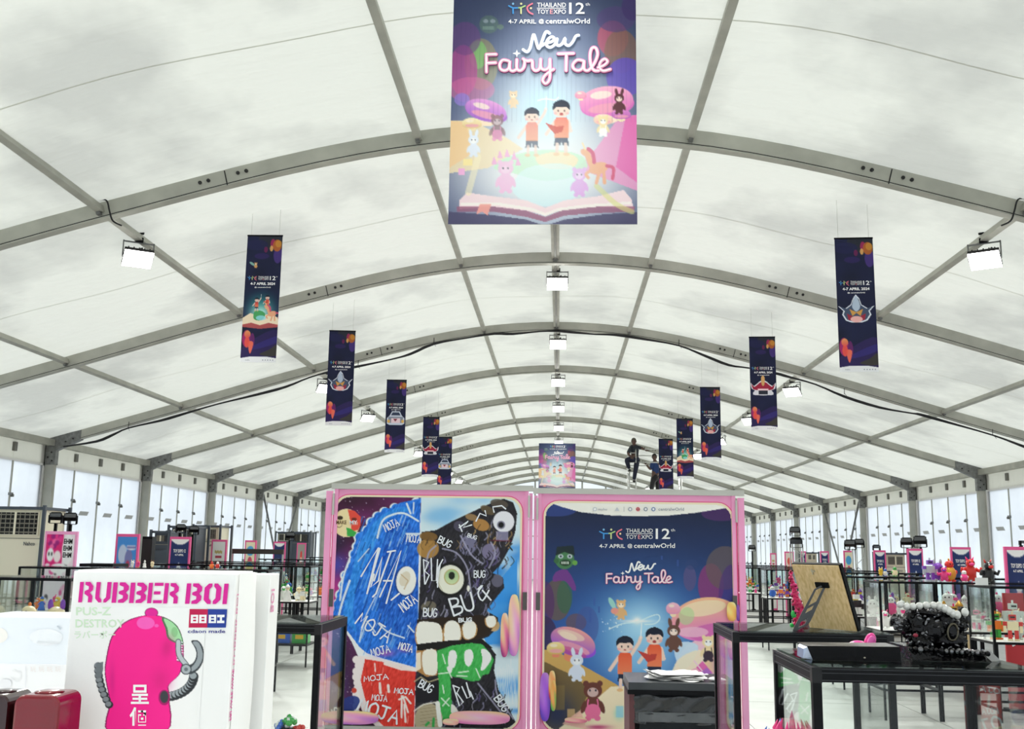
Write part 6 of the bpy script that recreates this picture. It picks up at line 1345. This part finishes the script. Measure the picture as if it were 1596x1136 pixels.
# pink bow-like figure standing just behind the slab
p0 = at_z(1345, 1008, ZTT); p0.y = 3.0; E = empty('toy_figure', (at(1345, 1000, 3.0).x, 3.0, ZTT), 'small bright pink rounded figure lying behind the black slab', 'toy'); o_ = Vector(E.location); M_hp = mat('toy_hotpink', '#f4309c', .25, coat=.6)
def qq(u, v, d=3.0): return at(u, v, d) - o_
b = MB(); c_ = qq(1337, 1007); b.ell((c_.x, 0, max(c_.z, .016)), (.028, .02, .016), M_hp, 12, 8); b.build('body', E)
b = MB(); c_ = qq(1356, 1000); b.ell((c_.x, 0, c_.z), (.016, .012, .025), M_hp, 12, 8, Matrix.Rotation(.35, 3, 'Y')); b.ell((c_.x, -.011, c_.z), (.011, .004, .018), mat('toy_palepink', '#ff6cc4', .3), 10, 6, Matrix.Rotation(.35, 3, 'Y')); b.build('ear', E)
b = MB(); c_ = qq(1349, 1010); b.tube([(c_.x - .02, 0, .012), (c_.x + .01, 0, .010)], [.012, .01], M_hp, 8); b.build('tail', E)
# sculpture
D0_ = 2.93; org = Vector((at(1455, 1010, D0_).x, D0_, ZTT)); E = empty('sculpture', org, 'glossy black crumpled creature sculpture with a row of white beads on top', 'sculpture')
def w_(u, v, dd=0): return at(u, v, D0_ + dd) - org
b = MB(); a = w_(1402, 1015); c_ = w_(1524, 1015)
b.hexa([(a.x, -.10, 0), (c_.x, -.09, 0), (c_.x, .1, 0), (a.x, .1, 0), (a.x, -.09, .032), (c_.x - .02, -.07, .024), (c_.x - .02, .09, .024), (a.x, .09, .032)], M_gloss)
for i in range(46): t = i / 45; b.ell((a.x + (c_.x - a.x - .01) * t, -.092 + .012 * math.sin(i * 2.1), .029 - .008 * t), rr.uniform(.004, .008), rr.choice([M_gloss, M_chrome]), 7, 5)
b.build('base', E)
b = MB(); q = w_(1546, 1019); b.add([(c_.x - .005, -.09, .0), (c_.x + .035, -.06, 0), (c_.x + .035, .0, 0), (c_.x - .005, .02, 0), (c_.x, -.03, .026), (c_.x + .022, -.03, .022)], [(0, 1, 5, 4), (1, 2, 5), (2, 3, 4, 5), (3, 0, 4), (0, 3, 2, 1)], mat('facet_glass', '#1c2434', .05, 0, coat=1)); b.build('faceted_corner', E)
def lump(nm, items, mt, seed=1, knob=0):
    r2 = random.Random(seed); m = MB()
    for (u, v, ru, rv, dd) in items:
        c_ = w_(u, v, dd); s = D0_ / F_PX; n_, k_ = 18, 12; vs = []; fs = []
        for i in range(k_ + 1):
            th = math.pi * i / k_
            for j in range(n_):
                ph = 2 * math.pi * j / n_; f = 1 + .13 * math.sin(3 * ph + u) * math.sin(2 * th + v) + .10 * math.sin(7 * ph + th * 5 + u * .7) + r2.uniform(-.05, .05)
                vs.append((c_.x + ru * s * f * math.sin(th) * math.cos(ph), c_.y + ru * s * .9 * f * math.sin(th) * math.sin(ph), max(c_.z + rv * s * f * math.cos(th), .004)))
        for i in range(k_):
            for j in range(n_): fs.append((i * n_ + j, (i + 1) * n_ + j, (i + 1) * n_ + (j + 1) % n_, i * n_ + (j + 1) % n_))
        m.add(vs, fs, mt, True)
    for i in range(knob):
        (u, v, ru, rv, dd) = r2.choice(items); a_ = r2.uniform(0, 6.28); z_ = r2.uniform(-.9, .9); s = D0_ / F_PX; q_ = math.sqrt(1 - z_ * z_); c_ = w_(u, v, dd) + Vector((ru * s * q_ * math.cos(a_), -abs(ru * s * .9 * q_ * math.sin(a_)), rv * s * z_)); c_.z = max(c_.z, .01)
        m.ell(c_, (r2.uniform(.003, .008), r2.uniform(.003, .006), r2.uniform(.003, .010)), r2.choice([M_chrome, M_gloss, M_chrome]), 7, 5, Matrix.Rotation(r2.uniform(0, 3), 3, 'Y'))
    m.build(nm, E)
lump('body', [(1428, 975, 20, 28, 0), (1450, 985, 22, 26, -.01), (1470, 972, 20, 24, 0), (1436, 1000, 20, 14, -.02), (1480, 998, 22, 14, -.02), (1440, 955, 24, 8, 0)], M_gloss, 2, 110)
lump('side_fin', [(1402, 972, 11, 9, -.02), (1396, 966, 6, 5, -.02)], M_chrome, 3, 34)
lump('side_wing', [(1501, 962, 8, 13, .01), (1496, 975, 8, 10, 0)], M_gloss, 4, 10)
b = MB(); B_ = [(1403, 941), (1413, 944), (1423, 944), (1433, 943), (1444, 942), (1455, 942), (1464, 944), (1472, 948), (1479, 952), (1485, 956), (1492, 958), (1504, 954)]
for i, (u, v) in enumerate(B_):
    b = MB(); b.ell(w_(u, v + (1 if i < 6 else 0), -.03), (.0098, .010, .0095 if i < 6 else .0115), M_bead, 12, 8); b.build('bead', E)
b = MB(); c_ = w_(1485, 985, -.055); pts_ = [c_ + Vector((.013 * math.cos(t), 0, .021 * math.sin(t) + .004 * math.cos(t))) for t in [2 * math.pi * i / 20 for i in range(21)]]; b.tube(pts_, .0028, mat('ring_bronze', '#5c5648', .3, .6), 6); b.ell(c_, (.012, .006, .019), M_gloss, 10, 8); b.build('eye_ring', E)
b = MB(); c_ = w_(1492, 1002, -.03); b.ell(c_, (.022, .018, .018), M_gloss, 12, 8); b.tube([c_ + Vector((-.012, 0, .01)), c_ + Vector((-.022, 0, .030))], [.006, .001], M_gloss, 6); b.tube([c_ + Vector((.008, 0, .012)), c_ + Vector((.026, 0, .026)), c_ + Vector((.036, 0, .022))], [.007, .004, .001], M_gloss, 6)
for i in range(3): b.ell(c_ + Vector((-.016 + .014 * i, -.014, -.018)), (.006, .005, .006), M_bead, 8, 6)
b.build('horned_head', E)
b = MB(); b.ell(w_(1427, 990, -.07), (.007, .003, .005), M_pr, 8, 5); b.build('red_patch', E)

# spiky pink crowned figure inside the closest case, on its glass shelf, and its purple neighbour
def spiky(u, v_top, d, h, c1, c2, label, n=9):
    t = at(u, v_top, d); E = empty('toy_figure', (t.x, d, ZS + .007), label, 'toy', 'figures inside the near glass cases'); hh = t.z - ZS - .007
    b = MB(); b.lathe((0, 0, 0), [(.035, 0), (.03, hh * .35), (.024, hh * .6), (.04, hh * .78), (.022, hh * .84)], c1, 12); b.build('body', E)
    for i in range(n):
        a = 6.28 * i / n; s = MB(); r0 = Vector((.03 * math.cos(a), .03 * math.sin(a), hh * .76)); s.tube([r0, r0 + Vector((.018 * math.cos(a), .018 * math.sin(a), hh * .11)), r0 + Vector((.008 * math.cos(a), .008 * math.sin(a), hh * .17))], [.008, .006, .001], c2, 6); s.build('spike', E)
    s = MB(); s.tube([(0, 0, hh * .8), (0, 0, hh * .95), (0, 0, hh)], [.012, .006, .001], c2, 6)
    for i in range(3): s.ell((0, 0, hh * (.86 + .04 * i)), .011 - .002 * i, c1, 8, 5)
    s.build('crown', E); return E
spiky(1234, 1107, 3.0, .3, mat('toy_rose', '#d86890', .35), cm('pink'), 'rose coloured spiky crowned figure inside the closest glass case')
spiky(1216, 1120, 3.05, .3, cm('purple'), cm('blue'), 'purple and blue spiky figure beside the rose coloured one inside the closest case', 7)
# faceted figures low in the case by the toy box
for u, v, c, nm in ((452, 1112, 'green', 'green'), (440, 1120, 'blue', 'blue'), (467, 1127, 'red', 'red')):
    t = at(u, v, 4.05); h = t.z - ZS - .007; E = empty('toy_figure', (t.x, 4.05, ZS + .007), 'bumpy %s ball-headed figure inside the case next to the white toy box' % nm, 'toy', 'figures inside the near glass cases'); m_ = mat('gem_' + c, PAL[c], .1, 0, coat=1)
    b = MB(); b.lathe((0, 0, 0), [(.03, 0), (.022, h * .5), (.03, h * .7)], cm('black'), 10); b.build('stand', E)
    b = MB(); r3 = random.Random(u)
    for i in range(16): a_ = r3.uniform(0, 6.28); z_ = r3.uniform(-.2, 1); q_ = math.sqrt(max(0, 1 - z_ * z_)); b.ell((.022 * q_ * math.cos(a_), .022 * q_ * math.sin(a_), h - .034 + .022 * z_), .011, m_ if i % 4 else cm('white'), 6, 4)
    b.build('head', E)

# ================================================================== foreground: toy boxes on a white plinth
b = MB(); b.bbox((0, 0, 0), (1.25, .58, ZT), mat('plinth_white', '#e8e8e6', .5)); b.build('plinth', loc=(-1.58, .93, 0), label='white plinth just below the view, carrying the pink lettered toy box', cat='plinth')
D1 = 1.30
fl_ = at(114.6, 890, D1); fr_ = at(368.7, 893.4, D1); zt = (fl_.z + fr_.z) / 2; BWd = fr_.x - fl_.x; BD = .085
M_card = mat('card_white', '#fbfbf9', .45)
TB = empty('toy_box', (fl_.x, D1, ZT), 'big white toy box with pink stencil lettering and a pink capsule picture', 'box')
HBx = zt - ZT
b = MB(); b.bbox((0, .0005, 0), (BWd, BD, HBx), M_card); b.build('carton', TB, bevel=.0015)
# bulging side flap
b = MB(); n = 14; vs = []; ft = []
for j in range(n + 1):
    z = HBx * j / n
    for i in range(9):
        t = i / 8; vs.append((BWd + .0006 + .012 * math.sin(math.pi * t) * (.35 + .65 * math.sin(math.pi * (j + 2) / (n + 3))), BD * (.12 + .88 * t), z))
fs = [(j * 9 + i, j * 9 + i + 1, (j + 1) * 9 + i + 1, (j + 1) * 9 + i) for j in range(n) for i in range(8)]
b.add(vs, fs, M_card, True); b.build('side_flap', TB)
b = MB(); b.bbox((.004, .004, HBx), (BWd - .004, BD - .002, HBx + .0015), M_card); b.build('lid_flap', TB)
def tfb(a, b_, L): return at(a, b_, D1 - .0005 * L) - Vector(TB.location)
k = Ink(tfb); Mg = ink('#e0209a'); 
SB = [[(0, 0), (.28, 0), (.28, 1), (0, 1)]]; R_G = SB + [[(.40, 0), (.75, 0), (1, .2), (1, .40), (.78, .53), (1, .68), (1, 1), (.7, 1), (.7, .72), (.40, .58), (.40, .45), (.68, .36), (.68, .22), (.40, .14)]]
B_G = SB + [[(.40, 0), (.75, 0), (1, .18), (1, .36), (.84, .5), (1, .62), (1, .82), (.75, 1), (.40, 1), (.40, .86), (.68, .78), (.68, .64), (.40, .56), (.40, .44), (.68, .36), (.68, .22), (.40, .14)]]
HALF = [(.44, 0), (.44, .15), (.30, .28), (.30, .72), (.44, .85), (.44, 1), (.24, 1), (0, .8), (0, .2), (.24, 0)]
GL = {'R': R_G, 'B': B_G, 'I': [[(0, 0), (.9, 0), (.9, 1), (0, 1)]], 'E': SB + [[(.40, 0), (1, 0), (1, .15), (.40, .15)], [(.40, .42), (.85, .42), (.85, .57), (.40, .57)], [(.40, .85), (1, .85), (1, 1), (.40, 1)]], 'O': [HALF, [(1 - x, y) for x, y in HALF]],
      'U': [[(0, 0), (.28, 0), (.28, .74), (.43, .86), (.43, 1), (.25, 1), (0, .8)], [(.57, 1), (.57, .86), (.72, .74), (.72, 0), (1, 0), (1, .8), (.75, 1)]]}
def sten(ch, x0, x1, y0, y1, mt=Mg, L=2, sh=3.2):
    for pg in GL[ch]: k.poly([(x0 + (x1 - x0) * a + sh * (1 - c_) - sh * .5, y0 + (y1 - y0) * c_) for a, c_ in pg], mt, L)
zx = lambda z: 90 + z / 4.27
for ch, a, c_, t in (('R', 142, 233, 157), ('U', 252, 352, 158), ('B', 364, 470, 160), ('B', 480, 590, 162), ('E', 600, 698, 163), ('R', 707, 803, 165), ('B', 853, 958, 167), ('O', 974, 1086, 168), ('I', 1102, 1134, 169)): sten(ch, zx(a), zx(c_), 870 + t / 4.27, 870 + (t + 136) / 4.27)
pgm = ink('#d6ecd0'); k.text('PUS-Z', 118.5, 946, 173, 959, pgm, .02, layer=1); k.text('DESTROY', 117.5, 965, 194, 978, pgm, .02, layer=1); k.text('ラバーボー', 116, 983, 180, 995, pgm, .01, layer=1)
k.poly([(295.5, 949), (324, 949.2), (323, 978), (294, 978)], ink('#c81850'), 1); k.poly([(324, 949.2), (354, 949.4), (352, 978), (323, 978)], ink('#24409c'), 1)
for i, x in enumerate((297.5, 310.5, 325.5, 338.5)):
    w_k = 11.5; k.poly([(x, 958), (x + w_k, 958), (x + w_k - .4, 971), (x - .4, 971)], I_w, 2); mt = ink('#c81850') if i < 2 else ink('#24409c')
    for q in ([(.3, .25), (.7, .25), (.7, .42), (.3, .42)], [(.3, .6), (.7, .6), (.7, .78), (.3, .78)]) if i < 3 else ([(0, .3), (.35, .3), (.35, .7), (0, .7)], [(.65, .3), (1, .3), (1, .7), (.65, .7)]): k.poly([(x + w_k * a, 958 + 13 * c_) for a, c_ in q], mt, 3)
k.text('cdaon made', 292.5, 981, 351, 986.5, ink('#3c3c90'), .015, layer=1)
k.build('lettering', TB)
# capsule picture: a plain pink capsule with grey ribbed arms
c = Canvas(120, 944, 322, 1142, 2.4, '#fbfbf9')
cap = [(171, 1142), (172, 1095), (166, 1060), (165, 1040), (170, 1010), (177, 990), (192, 973), (212, 963), (236, 959), (258, 964), (276, 978), (284, 1002), (284, 1030), (278, 1052), (262, 1068), (262, 1085), (258, 1142)]
c.poly([(x + (1.6 if x > 220 else -1.6), y - .8) for x, y in cap], '#8c1058', sm=4); c.poly(cap, '#ff2094', sm=4); c.ell(236, 955, 10.5, 8, '#8c1058'); c.ell(236, 955, 9.5, 7, '#e8209a'); c.rect(222, 960, 250, 968, '#ff2094')
c.poly([(252, 962), (268, 968), (279, 980), (286, 1002), (278, 1003), (262, 996), (258, 980)], '#4a7850', sm=3); c.poly([(255, 964), (267, 969), (278, 981), (284, 1000), (277, 1001), (264, 993), (261, 979)], '#a8e0a8', sm=3); c.ell(272, 985, 5, 8, '#88c888', .8)
c.ell(227, 971, 14, 9.5, '#ff66c4', .95); c.ell(244, 975, 3.5, 2.5, '#ff66c4', .9); c.ell(260, 1010, 9, 16, '#e01c80', .8, .2, soft=1); c.ell(250, 1060, 16, 20, '#e01c80', .6, soft=1); c.ell(175, 1060, 5, 30, '#d81880', .5, soft=1.2)
for y in range(1000, 1030, 4): c.line([(276, y), (284, y + 1)], 2, '#e8eef0'); c.line([(276, y + 2), (284, y + 3)], .8, '#5c6468')
c.line([(278, 1000), (279, 1020), (290, 1036)], 9, '#5a6064', .95, 4); c.line([(278, 1000), (279, 1020), (290, 1036)], 6.5, '#c4ccd0', .95, 4)
for i in range(12): t = i / 11; x = 256 + 46 * math.sin(t * 1.5); y = 1086 - 34 * (1 - math.cos(t * 1.5)); c.ell(x, y, 7.5, 7.5, '#2c3034'); c.ell(x - 1, y - 1.5, 5.4, 5.2, '#9ca4a8')
c.poly([(298, 999), (308, 998), (316, 1008), (318, 1024), (312, 1040), (300, 1050), (290, 1048), (288, 1038), (300, 1034), (306, 1022), (304, 1010)], '#3c4246', sm=3); c.poly([(300, 1001), (308, 1000), (314, 1010), (316, 1024), (310, 1038), (300, 1046), (293, 1044), (302, 1036), (308, 1023), (306, 1010)], '#9aa2a6', sm=3)
c.ell(290, 1043, 8.5, 8.5, '#3c4246'); c.ell(290, 1043, 7, 7, '#aeb6ba'); c.ell(290, 1043, 3, 3, '#6c7478'); c.ell(256, 1087, 9, 12, '#b01068'); c.ell(256, 1086, 6.5, 9.5, '#3c4246')
for i in range(9): t = i / 8; x = 153 + 17 * t * t; y = 1038 + 60 * t; c.ell(x, y, 6.4, 6, '#2c3034'); c.ell(x - 1, y - 1, 4.6, 4, '#889094')
c.poly([(149, 1036), (150, 1034), (161, 1031), (161, 1042), (158, 1056), (150, 1058)], '#70787c', .95, sm=0)
for (x, y) in ((207, 1067), (205, 1103)): pass
o = Vector(TB.location)
def cap_uv(s, t, P): return proj_px(P + np.array(o))
q0, q1 = at(120, 944, D1) - o, at(322, 948, D1) - o; zb = .0
zp = at(120, 1142, D1) - o
print_sheet('printed_picture', c, ((q0.x, -.0001, q0.z), (q1.x - q0.x, 0, 0), (0, 0, zp.z - q0.z)), cap_uv, .9, TB)
k = Ink(tfb); k.text('呈', 204, 1067, 232, 1097, I_w, .02, layer=2); k.text('個', 202, 1102, 231, 1131, I_w, .02, layer=2); k.build('chest_characters', TB)
# side lettering
def tfs(a, b_, L): return Vector((BWd + .0004 + .0006 * L, .004 + a * .012, HBx - .005 - b_))
k = Ink(lambda a, b_, L: Vector((BWd + .0012, b_ * 1.0, a)))
V, Fs = text_geo('RUBBER BOI', .01); k.mb.add([(BWd + .0012, .004 + (1 - 0) * .006 * y, HBx - .025 - .085 * (1 - x)) for x, y in V], Fs, ink('#e890b8'))
V, Fs = text_geo('PRI VATE WAVE', .02); k.mb.add([(BWd + .0012, .003 + .007 * y, HBx - .115 - .06 * (1 - x)) for x, y in V], Fs, Mg)
k.build('side_lettering', TB)
# second carton behind
a = at(425, 892, 1.50); zz2 = a.z
b = MB(); b.bbox((-.19, 0, 0), (0, .045, zz2 - ZT), M_card)
E = empty('toy_box', (at(421, 1000, 1.42).x, 1.405, ZT), 'second white carton, only its edge showing behind the pink lettered toy box', 'box'); b.build('carton', E, bevel=.001)
k = Ink(None); V, Fs = text_geo('BOI', .02); k.mb.add([(.0008, .006 + .016 * y, (zz2 - ZT) - .02 - .03 * (1 - x)) for x, y in V], Fs, ink('#e8a0c0')); k.build('side_lettering', E)
# pale blue box at the far left
D2 = 1.47; tl = at(-40, 958, D2); tr = at(118, 963, D2); E = empty('toy_box', (tl.x, D2 - .05, ZT), 'pale blue-white box with faint oval prints at the left edge', 'box'); w = tr.x - tl.x; h = tl.z - ZT - .001
b = MB(); b.bbox((0, .05, 0), (w, .16, h), mat('pale_blue_card', '#eef3fa', .3, coat=.3)); b.build('carton', E, bevel=.002)
b = MB(); b.bbox((0, .046, 0), (w, .05, at(60, 1035, D2).z - ZT), mat('pale_card', '#f8f8fa', .35)); b.build('lower_panel', E)
k = Ink(lambda a, b_, L: at(a, b_, D2 - .0006 * L - (.005 if b_ > 1030 else 0)) - E.location); f1 = ink('#e6e9ee'); f2 = ink('#f6f3ee')
k.disc(72, 993, 26, 13, ink('#f2f5fa'), 1, 28); k.disc(-2, 990, 14, 12, f2, 1, 24); k.stroke([(58, 1001), (92, 1002)], 2.5, f1, 2)
for i in range(4): k.text('玩', 47 + 13 * i, 1039, 56 + 13 * i, 1047, ink('#f0e8e6'), layer=2)
k.stroke([(20, 1045), (32, 1050), (28, 1062), (18, 1056)], 2, ink('#f0f0f2'), 1, 4); k.disc(8, 1065, 10, 7, ink('#f0f0f4'), 1, 20); k.stroke([(40, 1038), (40, 1080)], 1, ink('#eaeaf0'), 1); k.stroke([(90, 976), (94, 980)], 2.6, ink('#c8d0da'), 2)
k.build('faint_print', E)
# dark red glossy jars
M_red = mat('red_gloss', '#74081a', .2, coat=.3); M_redd = mat('dark_red_gloss', '#2a0a0e', .2, coat=.3)
def jar(u0, u1, v, d, mt, label):
    a = at(u0, v, d); c_ = at(u1, v, d); w = c_.x - a.x; h = a.z - ZT
    E = empty('jar', ((a.x + c_.x) / 2, d + .03, ZT), label, 'jar', 'dark red glossy jars at the left edge')
    b = MB(); P = rrect(-w / 2, 0, w / 2, h, .011, 5); n = len(P); ring = []
    b.prism(P, -.03, .03, mt); b.build('jar_body', E, bevel=.004)
    b = MB(); b.ell((0, 0, h + .0005), (w * .32, .018, .002), mt, 16, 5); b.build('jar_lid', E)
jar(22, 93, 1083, 1.19, M_red, 'bright dark red glossy jar in front of the pale blue box'); jar(-45, 14, 1082, 1.19, M_redd, 'blackish red glossy jar cut off by the left edge of the picture')
SC.cycles.transparent_max_bounces = 32
